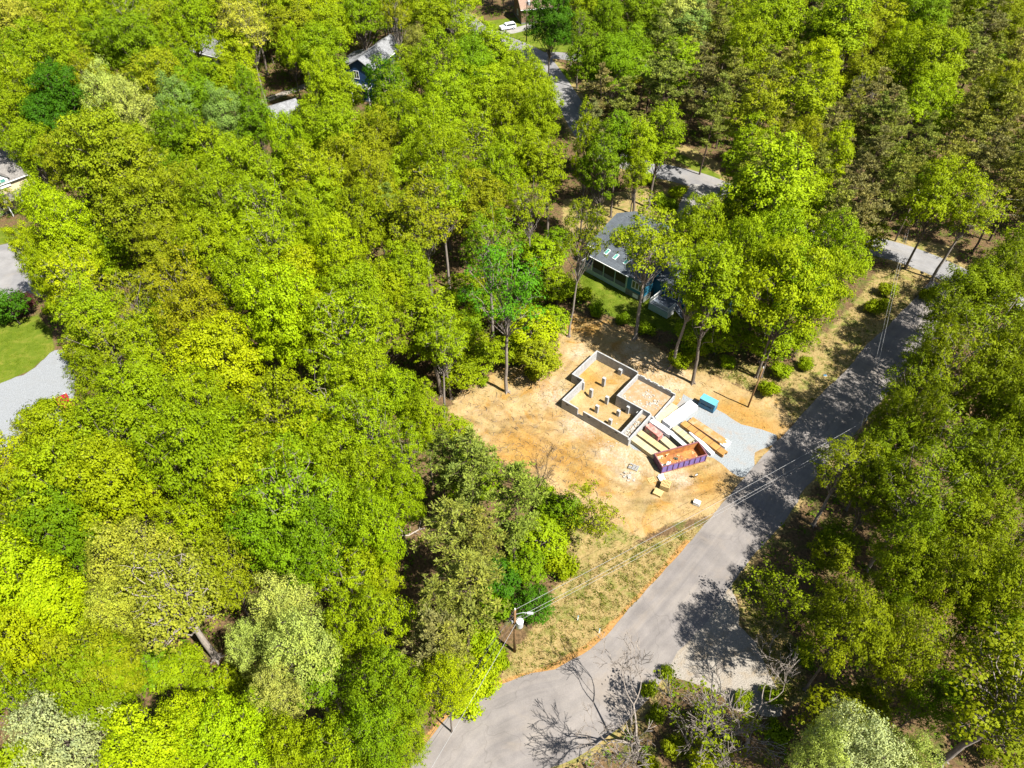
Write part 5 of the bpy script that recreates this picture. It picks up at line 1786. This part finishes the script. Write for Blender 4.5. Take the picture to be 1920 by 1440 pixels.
# --- crowns read from the photo: x, y, radius in pixels, kind, colour
CR = '''
25 45 46 broad Yg|110 42 48 broad L|172 52 46 broad L|232 45 48 broad L|62 98 46 broad L|122 132 48 broad L|300 40 50 broad O|352 42 44 broad L|212 92 44 broad G|272 92 46 broad G
20 128 34 broad G|450 50 54 broad Yg|440 100 40 broad Y|560 62 54 broad O|618 60 52 broad L|165 142 44 broad L|50 172 48 broad L|120 192 46 dense D|95 238 46 dense D|20 212 44 broad L
172 166 42 fine O|215 196 44 fine P|292 152 44 broad G|342 150 44 broad G|330 100 42 broad L|390 164 44 broad L|440 152 46 broad L|250 218 44 fine P|330 214 38 fine B|382 192 44 broad G
430 226 42 fine B|480 240 38 broad G|470 190 34 broad G|572 214 28 low L|602 160 44 broad L|634 182 40 broad L|20 262 48 broad L|70 288 44 broad L|200 290 72 broad O|252 332 70 broad O
152 312 48 broad Oo|262 402 72 broad O|340 268 46 broad G|322 322 48 broad G|400 282 50 broad L|442 330 58 broad L|540 290 66 dense L|582 342 60 broad L|352 372 54 broad O|422 392 60 broad L
502 402 60 broad L|592 392 44 broad L|94 388 42 broad Y|112 432 52 broad Y|22 372 26 leafing O|70 470 40 broad Y|142 474 50 broad Y|92 522 54 broad Y|152 532 54 broad Y|182 602 60 broad L
252 572 50 broad O|330 562 60 broad Oo|372 604 58 broad Oo|452 542 54 broad L|212 642 60 broad O|282 652 54 broad L|418 682 84 dense Y|552 522 60 dense Y|562 602 68 dense Y|604 482 54 broad Y
520 642 48 broad Y|612 622 46 broad L|300 480 54 broad O|390 480 50 broad L|460 460 54 broad Y|14 572 32 low D|42 566 20 low purple|182 722 48 broad L|250 752 70 broad L|142 836 80 dense L
62 802 34 low O|222 832 78 broad L|322 792 70 broad L|392 782 60 broad L|442 832 80 broad L|522 792 70 broad L|582 852 70 dense L|352 882 80 broad L|232 932 80 dense L|122 932 80 broad L
40 902 60 broad Y|472 922 80 broad L|562 952 80 broad G|64 966 66 broad L|112 1002 68 dense G|42 1102 80 dense Y|104 1132 70 dense Y|32 1202 70 broad Y|252 1062 84 fine Yg|318 1112 88 fork Yg
232 1152 60 fine Yg|190 1262 70 broad O|162 1302 70 broad L|422 1082 60 broad O|492 1012 70 broad G|562 1042 70 broad G|602 1012 60 broad G|342 1002 70 broad L|520 1152 62 fine P|562 1232 64 fine P
474 1218 44 fine P|532 1302 50 fine P|110 1402 88 fine Ps|302 1402 80 broad Y|372 1385 60 broad Y|422 1422 78 dense Y|262 1432 60 broad Y|32 1332 48 broad L|482 1352 58 broad L|562 1402 58 broad L
642 1402 70 broad L|702 1402 58 fine G|752 1392 50 fine L|702 1302 64 broad G|775 1285 56 fine L|832 1288 46 fine Y|580 422 44 broad L|512 472 54 broad L|640 482 50 broad Y|532 602 70 dense Y
652 572 58 broad L|722 542 58 broad L|642 642 68 broad L|702 622 58 broad L|722 402 44 pine Ng|680 430 46 broad L|762 522 50 broad L|830 384 50 broad L|770 440 52 broad O|902 392 58 broad O
1002 622 46 low Y|1012 672 40 low O|902 672 34 low L|820 652 48 broad L|862 700 34 low L|702 722 60 broad L|660 702 60 broad L|752 762 48 broad L|622 762 60 broad L|795 792 44 broad L
856 806 24 low L|692 812 60 broad L|640 872 66 broad L|700 902 60 broad L|640 962 66 broad L|700 1000 60 broad L|742 932 44 broad L|750 850 42 broad L|884 884 58 pine N|962 930 60 pine Ng
822 868 40 pine Ng|852 1002 66 pine N|900 1000 50 pine N|862 1112 72 pine N|820 1150 56 pine N|802 1212 58 pine Nb|850 1230 46 pine N|1002 1132 36 low D|942 1082 38 low D|1062 962 32 low G
1012 1012 42 low L|990 1060 36 low G|892 1272 40 low Y|702 1082 56 broad L|640 1102 60 broad L|722 1182 58 broad L|660 1202 58 broad L|620 1290 60 broad G|680 32 54 broad L|742 42 50 broad O
802 32 50 broad L|852 26 44 broad L|724 176 36 dense D|740 180 40 broad G|762 142 40 broad L|782 92 34 fine N|832 132 48 broad L|882 92 48 broad L|928 112 42 tall L|962 152 48 broad L
1000 174 42 broad L|902 182 52 broad L|842 202 54 broad L|952 222 48 broad L|1010 232 42 broad L|892 272 54 broad L|802 262 50 broad L|742 232 50 broad L|702 282 46 broad O|652 264 48 broad L
640 322 48 broad O|702 352 46 broad O|762 332 50 broad L|832 312 50 broad L|982 292 52 broad L|1032 322 44 tall L|922 342 48 broad L|1000 382 44 sparse L|1102 232 30 pine Nb|1132 184 46 pine Nb
1172 202 42 pine N|1062 214 26 pine Nb|1100 292 40 tall L|1160 278 42 tall G|1204 286 42 tall L|1236 262 40 tall L|1132 322 38 tall G|1190 328 36 tall L|1030 42 44 dense D|1088 62 48 broad G
1142 42 48 broad G|1182 92 48 broad G|1112 122 42 broad G|1232 70 38 pine N|1272 42 38 tall P|1252 132 44 pine N|1150 130 42 broad G|1292 62 36 tall B|1342 66 36 pine N|1372 42 40 broad L
1442 52 58 broad L|1400 100 44 broad L|1532 82 40 tall L|1522 142 48 broad Y|1502 202 52 tall L|1582 52 52 tall L|1642 52 44 tall L|1732 42 48 dense G|1742 132 62 dense L|1722 202 54 broad L
1682 92 38 broad Y|1372 142 36 pine N|1312 132 36 pine Nb|1340 190 36 pine N|1802 82 40 pine N|1862 42 40 pine Nb|1832 142 40 pine N|1892 122 40 pine N|1872 202 36 pine N|1642 172 36 pine Nb
1600 202 34 pine N|1682 232 38 pine N|1732 272 40 pine N|1642 292 38 pine Nb|1782 282 40 pine N|1852 282 40 pine Nb|1902 332 40 pine N|1600 352 42 pine Nb|1562 402 42 pine N|1682 352 38 pine N
1462 262 34 pine N|1560 250 34 pine Nb|1640 230 34 pine N|1700 310 36 pine N|1620 400 42 pine Nb|1872 188 42 broad O|1402 222 44 tall O|1402 300 46 tall L|1440 352 64 tall L|1502 392 58 broad L
1402 402 58 tall L|1560 302 28 tall Y|1762 372 62 broad L|1812 402 56 broad L|1882 422 58 broad L|1622 440 36 low O|1862 482 56 broad R|1480 300 40 broad O|1520 330 40 pine N|1490 130 34 pine N
1312 440 50 broad L|1392 482 62 broad L|1452 472 62 broad L|1340 560 50 tall L|1482 552 58 broad L|1542 532 54 broad L|1562 472 46 broad L|1440 632 44 low L|1500 636 36 low L|1352 622 40 low L
1592 490 36 low L|1300 622 32 low L|1822 562 66 broad R|1882 522 50 broad R|1770 610 54 broad R|1852 642 72 broad R|1780 700 60 broad R|1852 742 68 broad R|1902 802 60 broad R|1720 800 62 broad R
1650 850 52 broad R|1782 852 70 broad R|1640 930 54 broad R|1722 932 70 broad R|1862 902 68 broad R|1802 982 70 broad R|1690 1020 56 broad R|1902 1012 60 broad R|1710 1080 56 broad R|1782 1092 64 broad R
1872 1112 66 broad R|1652 1152 50 fine R|1702 1232 70 fine R|1740 1312 52 fine R|1632 1322 40 low R|1862 1202 66 broad R|1902 1302 56 broad R|1880 1400 40 low R|1600 1402 76 fine Ps|1532 1428 48 fine P
1682 1424 56 fine P|1330 1425 34 low Y|1760 760 46 broad R|1900 690 56 broad R|330 1262 44 low L|400 1300 44 low L|290 1250 40 low G|350 1235 30 low L|440 1278 40 low L|1668 800 48 broad R|1738 672 44 broad R|1022 486 38 low L|1048 456 28 low G|990 470 34 low G|870 612 34 low G|915 575 32 low G|975 596 32 low L|1040 602 28 low L|1046 536 32 low L|1000 545 30 low G|868 545 34 low L|955 655 30 low L|890 640 28 low L|1570 1010 34 low R|1560 1040 34 low R
'''
for row in CR.strip().split('\n'):
    for it in row.split('|'):
        a = it.split()
        crown_at(float(a[0]), float(a[1]), float(a[2]), a[3], a[4])

# --- keep openings clear, then close the remaining gaps in the wood
KEEP = [p for p in (CLEARING, PAD, TURNOUT, CULDESAC, LEFT_GRAVEL, *VERGES, *LAWNS, np.vstack([MAIN_L, MAIN_R[::-1]]))]
KEEP_PX = [np.array(q, float) for q in ([(840, 760), (950, 690), (1040, 650), (1050, 600), (1300, 680), (1480, 780), (1400, 1000), (1260, 1180), (1100, 1250), (960, 1290), (800, 1440), (1200, 1440), (1260, 1230), (1440, 1250), (1380, 1060), (1640, 740), (1700, 590), (1640, 560), (1500, 650), (1200, 620), (1300, 600), (1280, 540), (1090, 460), (1060, 360), (1350, 330), (1350, 400), (1150, 395), (1085, 500), (1100, 590), (1030, 650), (900, 720)],
           [(985, 90), (1095, 95), (1095, 120), (1060, 125), (1060, 240), (1040, 240), (1000, 120)], [(0, 290), (62, 290), (62, 365), (0, 365)], [(0, 450), (60, 450), (80, 530), (60, 560), (110, 650), (150, 660), (140, 770), (0, 780)],
           [(640, 85), (715, 75), (700, 130), (680, 210), (655, 210)], [(520, 222), (566, 222), (566, 256), (520, 256)], [(372, 60), (422, 60), (422, 110), (372, 110)], [(470, 165), (560, 165), (540, 205), (460, 215)], [(900, 30), (1010, 0), (1010, 85), (900, 75)], [(1240, 300), (1350, 320), (1350, 410), (1240, 340)], [(1690, 455), (1800, 480), (1780, 530), (1690, 520)], [(1640, 500), (1720, 540), (1690, 590), (1600, 590)])]


def clear_ok(x, y, H, R, kind):
    zc = H * zfrac(kind)
    X_, Y_ = np.array([x]), np.array([y])
    for p in KEEP:
        if poly_sd(p, X_, Y_)[0] > -1.5:
            return False
    for c, w in ((FAR_C, 5), (SIDE_C, 4), (DRIVE_C, 5), (SUV_C, 4)):
        if line_d(c, X_, Y_)[0] < w:
            return False
    u, v, w = P((x, y, zc))
    rp = R * F_PX / w
    th = np.linspace(0, 6.283, 12)[:-1]
    ux, vy = np.append(u + rp * .8 * np.cos(th), u), np.append(v + rp * .9 * np.sin(th), v)
    for q in KEEP_PX:
        if (poly_sd(q, ux, vy) > 0).any():
            return False
    return True


xs = np.array([t['x'] for t in TREES])
ys = np.array([t['y'] for t in TREES])
rs = np.array([t['R'] for t in TREES])
cand = [(trng.uniform(-190, 190), trng.uniform(2, 285)) for _ in range(9000)]
n_fill = 0
for (x, y) in cand:
    R = trng.uniform(5.0, 6.8)
    H = trng.uniform(18, 24)
    zc = .66 * H
    u, v, w = P((x, y, zc))
    if w < 20 or u < -80 or u > 2000 or v < -60 or v > 1500:
        continue
    pine = (u > 1270 and v < 420) and trng.random() < .55
    if pine:
        R = trng.uniform(3.2, 4.2)
    if ((np.hypot(xs - x, ys - y)) < (rs + R) * .80).any():
        continue
    kind = 'pine' if pine else ('broad' if trng.random() < .8 else 'tall')
    if kind == 'tall':
        R *= .75
    if not clear_ok(x, y, H, R, kind):
        continue
    if pine:
        col = trng.choice(['N', 'Nb', 'N'])
    elif u > 1500 and v > 480:
        col = 'R'
    elif v < 300 and u > 1250:
        col = trng.choice(['L', 'O', 'G'])
    else:
        col = trng.choice(['L', 'L', 'L', 'G', 'O', 'Y'])
    put(x, y, H, R, kind, col)
    xs, ys, rs = np.append(xs, x), np.append(ys, y), np.append(rs, R)
    n_fill += 1

for (x, y) in [(trng.uniform(-150, 150), trng.uniform(10, 240)) for _ in range(5000)]:
    R = trng.uniform(2.6, 4.0)
    H = R * trng.uniform(2.2, 3.0)
    u, v, w = P((x, y, .55 * H))
    if w < 20 or u < -40 or u > 1960 or v < -30 or v > 1470:
        continue
    if ((np.hypot(xs - x, ys - y)) < rs * .88 + R * .6).any() or not clear_ok(x, y, H, R, 'low'):
        continue
    put(x, y, H, R, 'low', 'R' if (u > 1500 and v > 480) else trng.choice(['L', 'G', 'G', 'O']))
    xs, ys, rs = np.append(xs, x), np.append(ys, y), np.append(rs, R)

# --- shrubs along the wood's edges
SH = '''1065 985 1.6 L|1020 940 1.4 L|1035 968 1.8 G|1050 1075 1.6 L|1035 1045 2.0 L|980 1040 2 G|925 1150 2.2 G|905 1215 2.2 L|900 1300 1.8 Y|865 1330 1.6 Y|930 1255 1.5 L
875 715 1.2 L|905 722 .9 L|1000 705 1.6 O|1030 690 1.5 O|1270 690 1.6 L|1300 668 1.8 L|1325 660 1.7 L|1362 690 1.4 L|1440 740 1.3 L|1460 706 1.6 L|1505 690 1.3 L|1640 585 1.6 L|1660 555 1.7 R|1735 560 1.6 R
1215 1295 .8 R|1252 1268 .8 R|1228 1345 1.1 R|1262 1410 1.3 R|1330 1352 1.2 R|1390 1318 1.1 R|1445 1310 1.1 R|1215 1440 1.1 R|1500 1230 1.3 L|1455 1380 1.4 R|1560 1160 1.8 R
1270 370 1.8 L|1255 395 1.4 G|1235 388 1.6 G|1215 345 1.4 L|1115 590 1.2 G|1090 565 1.6 L|1060 555 1.8 L|1165 605 1.2 G|1215 627 1.3 G|40 590 1.8 purple|10 605 1.8 D|100 585 1.4 L|155 672 1.8 L|170 700 1.6 L|95 770 1.4 L'''
for row in SH.split('\n'):
    for it in row.split('|'):
        a = it.split()
        p = G(float(a[0]), float(a[1]))
        r = float(a[2]) * trng.uniform(.85, 1.15)
        put(p[0], p[1], r * 1.35, r, 'shrub', a[3])

# --- nothing may stand in front of what the photo shows through the gaps
SEE = [(672, 132), (655, 112), (400, 95), (385, 75), (408, 75), (40, 345), (25, 318), (48, 335), (672, 115), (668, 150), (690, 98), (545, 238), (556, 246), (395, 85), (380, 85), (988, 30), (985, 15), (950, 50), (1050, 160), (1073, 205), (1122, 280), (1131, 235), (1045, 105),
       (1300, 335), (1330, 350), (1300, 385), (500, 195), (530, 178), (1745, 490), (1760, 505), (1700, 475), (108, 752), (112, 757), (60, 720), (20, 740), (110, 690), (130, 680), (30, 480), (60, 510), (10, 500),
       (60, 640), (30, 680), (90, 630), (1100, 395), (1200, 375), (1130, 450), (1115, 490), (1130, 530), (1245, 580), (1130, 560), (1092, 505), (1185, 545), (1660, 530), (1640, 565), (1600, 600), (1550, 640), (1520, 660),
       (1285, 295), (1320, 315), (1050, 140), (960, 60), (40, 440), (1720, 455), (1140, 590), (1100, 600), (1690, 590), (1660, 620), (1620, 660)]
SUNLIT = [(1130, 560, 0), (1110, 545, 0), (1165, 572, 0), (1380, 830, 0), (1330, 800, 0), (1400, 850, 0), (1440, 770, 0), (1560, 650, 0), (1535, 660, 0), (1300, 1040, 0), (1250, 1110, 0), (1150, 1250, 0), (1000, 1350, 0), (900, 1400, 0),
          (1350, 1120, 0), (1330, 1090, 0), (1745, 490, 0), (1760, 505, 0), (1300, 335, 0), (1325, 345, 0), (50, 670, 0), (20, 690, 0), (60, 720, 0), (110, 690, 0), (30, 490, 0), (60, 505, 0), (1130, 450, 6), (1150, 430, 6), (1120, 480, 5), (1160, 500, 4.5), (1120, 470, 5),
          (1455, 850, 0), (1548, 750, 0), (1100, 395, 0), (1200, 375, 0), (1290, 310, 0), (1060, 165, 0), (1050, 150, 0), (1640, 540, 0), (1650, 560, 0), (25, 310, 8),
          (1420, 1130, 0), (1230, 960, 0), (1280, 960, 0), (900, 760, 0), (1060, 1150, 0), (1000, 1230, 0), (1120, 275, 0), (500, 195, 0), (545, 232, 6), (690, 98, 9)]
SUNV = np.array((SUN_AZ[0] * math.cos(SUN_EL), SUN_AZ[1] * math.cos(SUN_EL), math.sin(SUN_EL)))
SUNP = [np.array(G(a, b, z)) for a, b, z in SUNLIT]
_keep = []
for t in TREES:
    if t['label'] or t['kind'] == 'shrub':
        _keep.append(t)
        continue
    u, v, w = P((t['x'], t['y'], t['H'] * zfrac(t['kind'])))
    ok_ = True
    for (a_, b_) in SEE:
        if w > P(G(a_, b_))[2] + 4:
            continue
        rp = t['R'] * F_PX / w * 1.05
        d_ = math.hypot((u - a_) / rp, (v - b_) / (rp * 1.2))
        if d_ < .55:
            ok_ = False
            break
        if d_ < 1:
            t['R'] *= d_
    zf_ = zfrac(t['kind'])
    for q_ in SUNP:                     # where the photo shows sunlight no crown may stand in the sun's way
        c_ = np.array((t['x'], t['y'], t['H'] * zf_)) - q_
        rz_ = t['H'] * (1 - zf_) * 1.05
        sc_ = np.array((1, 1, t['R'] / rz_))
        d0, c0 = SUNV * sc_, c_ * sc_
        k_ = max(0, np.dot(c0, d0) / np.dot(d0, d0))
        m_ = np.linalg.norm(c0 - d0 * k_) / t['R']
        if m_ < .5:
            ok_ = False
        elif m_ < .95:
            t['R'] *= max(m_, .6)
    if ok_:
        _keep.append(t)
TREES[:] = _keep

# --- labels: colour and kind, then place by the nearest thing one can find in the photo
LM = [('the block foundation', 1150, 740), ('the purple dumpster', 1275, 870), ('the transformer pole', 967, 1180), ('the teal house', 1180, 480), ('the white gravel driveway', 70, 720), ('the cream house', 20, 325),
      ('the grey outbuilding', 542, 240), ('the navy house', 670, 130), ('the white house', 395, 85), ('the white SUV', 950, 52), ('the far road curve', 1300, 340), ('the road junction', 1745, 495),
      ('the silver dead tree', 1580, 170), ('the gravel turnout', 1360, 1170), ('the road bend', 930, 1370), ('the top left corner', 40, 30), ('the bottom left corner', 60, 1400), ('the bottom right corner', 1860, 1400),
      ('the top right corner', 1880, 30), ('the pale forked trunk', 370, 1220), ('the V-forked tree', 825, 520), ('the shaded road', 1580, 720), ('the right edge', 1900, 880), ('the grey cottage', 655, 385), ('the lime canopy centre', 330, 800), ('the turning circle', 40, 500)]
LM[24] = ('the rounded yellow crown', 418, 682)
ORD = ['nearest', 'second nearest', 'third nearest', 'fourth nearest', 'fifth nearest', 'sixth nearest', 'seventh nearest', 'eighth nearest', 'ninth nearest', 'tenth nearest', 'eleventh nearest', 'twelfth nearest', 'thirteenth nearest', 'fourteenth nearest', 'fifteenth nearest', 'sixteenth nearest', 'seventeenth nearest', 'eighteenth nearest']
buck = {}
for t in TREES:
    u, v, w = P((t['x'], t['y'], t['H'] * zfrac(t['kind'])))
    t['u'], t['v'], t['w'] = u, v, w
    if t['label']:
        continue
    d = [math.hypot(u - a, v - b) for _, a, b in LM]
    k = int(np.argmin(d))
    dx_, dy_ = u - LM[k][1], v - LM[k][2]
    side = ('right of' if dx_ > 0 else 'left of') if abs(dx_) > abs(dy_) else ('below' if dy_ > 0 else 'above')
    buck.setdefault((NAMES[t['kind']][1], t['col'], k, side), []).append((d[k], t))
for (kn, col, k, side), lst in buck.items():
    lst.sort(key=lambda q: q[0])
    for i, (_, t) in enumerate(lst):
        s = f"{CW[col]} {kn} {side} {LM[k][0]}"
        if len(lst) > 1:
            s += f", {ORD[min(i, 17)]} of {'two' if len(lst) == 2 else 'these'}"
        t['label'] = s

GRP = {'pine': 'pines in the wood', 'shrub': 'shrubs along the edges', 'low': 'young trees along the edges', 'bare': 'bare trees', 'thin': 'dead saplings', 'leafing': 'budding trees'}
ccount = {}
for i, t in enumerate(TREES):
    pl = PROTO[t['kind']]
    k = t['proto'] if t['proto'] is not None else int(trng.integers(0, len(pl)))
    tm, cm, H0, R0, _ = pl[k]
    nm = NAMES[t['kind']][0]
    z = ground_z(t['x'], t['y']) if t['y'] < 95 else 0.0
    e = empty(nm, (t['x'], t['y'], z), trng.uniform(0, 6.283), t['label'], 'shrub' if t['kind'] == 'shrub' else 'tree', GRP.get(t['kind'], 'trees of the wood'))
    sxy = t['R'] / R0
    e.scale = (sxy * trng.uniform(.94, 1.06), sxy * trng.uniform(.94, 1.06), t['H'] / H0)
    if t['kind'] not in ('shrub', 'low', 'thin'):
        e.rotation_euler = (trng.normal(0, .03), trng.normal(0, .03), e.rotation_euler[2])
    o = bpy.data.objects.new({'shrub': 'stem', 'bare': 'branches', 'thin': 'branches', 'leafing': 'branches'}.get(t['kind'], 'trunk'), tm)
    link(o, e)
    if cm is not None:
        c = bpy.data.objects.new('crown', cm)
        b = tuple(q * .95 for q in LC[t['col']])
        j = trng.normal(0, .07)
        h = trng.normal(0, .055)
        c.color = (b[0] * (1 + j + h), b[1] * (1 + j), b[2] * (1 + j), 1)
        link(c, e)

# ------------------------------------------------------------------ ground cover no one could count
def in_any(polys, x, y, m=0.0):
    r = np.zeros(x.shape, bool)
    for p in polys:
        r |= poly_sd(p, x, y) > m
    return r


grng = np.random.default_rng(9)
def blades(name, pts, hgt, wid, mat, color, label, cat, tint=None):
    """upright tapered blades"""
    n = len(pts)
    a = grng.uniform(0, 6.283, n)
    d = np.stack([np.cos(a), np.sin(a), np.zeros(n)], 1)
    l = np.stack([grng.normal(0, .45, n), grng.normal(0, .45, n), np.ones(n)], 1) * hgt[:, None]
    v = np.empty((n, 4, 3))
    v[:, 0] = pts - d * wid[:, None]
    v[:, 1] = pts + d * wid[:, None]
    v[:, 2] = pts + l + d * wid[:, None] * .35
    v[:, 3] = pts + l - d * wid[:, None] * .35
    me = np_mesh(name, v.reshape(-1, 3), np.arange(4 * n).reshape(n, 4), mat)
    at = me.attributes.new('tint', 'FLOAT', 'FACE')
    at.data.foreach_set('value', (grng.random(n) if tint is None else tint).astype(np.float32))
    o = link(bpy.data.objects.new(name, me))
    o.color = (*color, 1)
    return tag(o, label, cat, kind='stuff')


def tufts(polys, n_t, per, spread, reach=None):
    """blade roots gathered in tufts inside the polygons"""
    out = []
    for p, n in zip(polys, n_t):
        lo, hi = p.min(0), p.max(0)
        c = grng.uniform(lo, hi, (n * 3, 2))
        c = c[poly_sd(p, c[:, 0], c[:, 1]) > .1][:n]
        q = np.repeat(c, per, 0) + grng.normal(0, spread, (len(c) * per, 2))
        out.append(q)
    q = np.concatenate(out)
    bad = in_any(ROADS, q[:, 0], q[:, 1], -.1) | in_any([FND], q[:, 0], q[:, 1], -.2)
    q = q[~bad]
    z = np.array([ground_z(x, y) if y < 95 else 0 for x, y in q])
    return np.column_stack([q, z])


pts = tufts(VERGES[:3] + [VERGES[6], VERGES[7]], (420, 420, 180, 120, 420), 12, .16)
n = len(pts)
blades('grass', pts, grng.uniform(.08, .28, n), grng.uniform(.02, .05, n), M['leaf'], (0.13, 0.165, 0.012), 'ragged green grass tufts on the road verges', 'grass')
pts = tufts(VERGES[:3], (1000, 600, 300), 9, .2)
n = len(pts)
blades('dry_grass', pts, grng.uniform(.06, .2, n), grng.uniform(.02, .045, n), M['leaf'], (0.30, 0.225, 0.085), 'straw-coloured dry grass on the road verges', 'grass')
pts = tufts([CLEARING], (330,), 7, .18)
n = len(pts)
blades('weeds', pts, grng.uniform(.05, .22, n), grng.uniform(.015, .04, n), M['leaf'], (0.15, 0.12, 0.03), 'sparse dry weeds on the orange dirt clearing', 'weeds')
pts = tufts(LAWNS[:2], (1200, 1200), 12, .2)
n = len(pts)
blades('lawn_grass', pts, grng.uniform(.03, .09, n), grng.uniform(.02, .05, n), M['leaf'], (0.13, 0.19, 0.008), 'short mown lawn grass by the teal house and gravel drive', 'grass')
# undergrowth of the wood
xy = grng.uniform((-150, 14), (150, 235), (60000, 2))
uvw = [P((x, y, 0)) for x, y in xy]
keep = np.array([(-120 < a < 2040 and -40 < b < 1500) for a, b, _ in uvw])
xy = xy[keep]
bad = in_any(KEEP, xy[:, 0], xy[:, 1], -.6)
for c, w in ((FAR_C, 4.2), (SIDE_C, 3.5), (DRIVE_C, 4), (SUV_C, 3)):
    bad |= line_d(c, xy[:, 0], xy[:, 1]) < w
xy = xy[~bad][:17000]
k = len(xy)
z = np.array([ground_z(x, y) if y < 95 else 0 for x, y in xy])
pf = np.column_stack([xy, z + grng.uniform(.15, 1.1, k)])
C, N, S_, T = grow_leaves(grng, pf, unit(grng.normal(size=(k, 3)) + np.array((0, 0, 1.2))), grng.random(k), 12, grng.uniform(.2, .5, k), .30)
ok = C[:, 2] > .03
o = link(bpy.data.objects.new('undergrowth', leaf_mesh('undergrowth', C[ok], N[ok], S_[ok], T[ok], M['leaf'], grng)))
o.color = (0.10, 0.17, 0.006, 1)
tag(o, 'green leafy undergrowth on the forest floor', 'undergrowth', kind='stuff')
# fallen sticks in the clearing
mb = MB()
for _ in range(900):
    zone = grng.random()
    px, py = (grng.uniform(860, 1060), grng.uniform(700, 900)) if zone < .55 else ((grng.uniform(1000, 1120), grng.uniform(840, 960)) if zone < .8 else (grng.uniform(1050, 1450), grng.uniform(600, 740)))
    p = G(px, py)
    if poly_sd(FND, np.array([p[0]]), np.array([p[1]]))[0] > -.4 or poly_sd(PAD, np.array([p[0]]), np.array([p[1]]))[0] > -.4:
        continue
    a, L = grng.uniform(0, 3.14), grng.uniform(.2, 1.1)
    zz = ground_z(p[0], p[1])
    mb.tube([(p[0], p[1], zz + .02), (p[0] + math.cos(a) * L * .5, p[1] + math.sin(a) * L * .5, zz + .05), (p[0] + math.cos(a + .3) * L, p[1] + math.sin(a + .3) * L, zz + .02)], grng.uniform(.012, .03), 3)
o = mb.build('brushwood', M['bark'])
tag(o, 'dry sticks and brush littering the dirt clearing', 'brushwood', kind='stuff')
rng = np.random.default_rng(55)
pts = []
for _ in range(1500):
    px, py = rng.uniform(850, 1420), rng.uniform(610, 1000)
    p = G(px, py)
    a_ = np.array([p[0]]), np.array([p[1]])
    if poly_sd(CLEARING, *a_)[0] < .3 or poly_sd(FND, *a_)[0] > -.3 or poly_sd(PAD, *a_)[0] > -.3:
        continue
    pts.append((p[0], p[1], ground_z(p[0], p[1]) - .01, rng.uniform(.03, .09)))
scatter_rocks('dirt_clods', None, pts, M['earth'], 56, label='loose clods of earth on the dirt clearing', cat='clods')
# a brush heap and fallen logs that stand out
def log_(px, py, L, ang, r, label, mat='bark_pale'):
    p = G(px, py)
    z = ground_z(p[0], p[1])
    o = empty('fallen_log', (p[0], p[1], z), ang, label, 'log')
    lr_ = np.random.default_rng(int(px))
    mb = MB()
    pts_ = [(L * i / 5, lr_.normal(0, .12), r * .8 + lr_.normal(0, .05)) for i in range(6)]
    mb.tube(pts_, [r * (1 - .1 * i) for i in range(6)], 7)
    mb.build('stem', M[mat], o, smooth=True)
    for i in (2, 3, 4):
        MB().tube([pts_[i], (pts_[i][0] + .6, pts_[i][1] + (-1) ** i * .9, pts_[i][2] + .5)], [r * .4, r * .12], 5).build('branch', M[mat], o)
log_(745, 1010, 3.6, .4, .12, 'grey fallen log in the brush heap beside the pines')
log_(758, 1000, 3.2, 2.2, .10, 'second grey log crossing in the brush heap beside the pines')
log_(640, 1420, 5.0, 2.2, .16, 'bleached fallen log at the bottom edge among lime trees')
log_(965, 712, 2.4, .2, .07, 'thin dead branch lying near the emerald tree foot', 'bark')
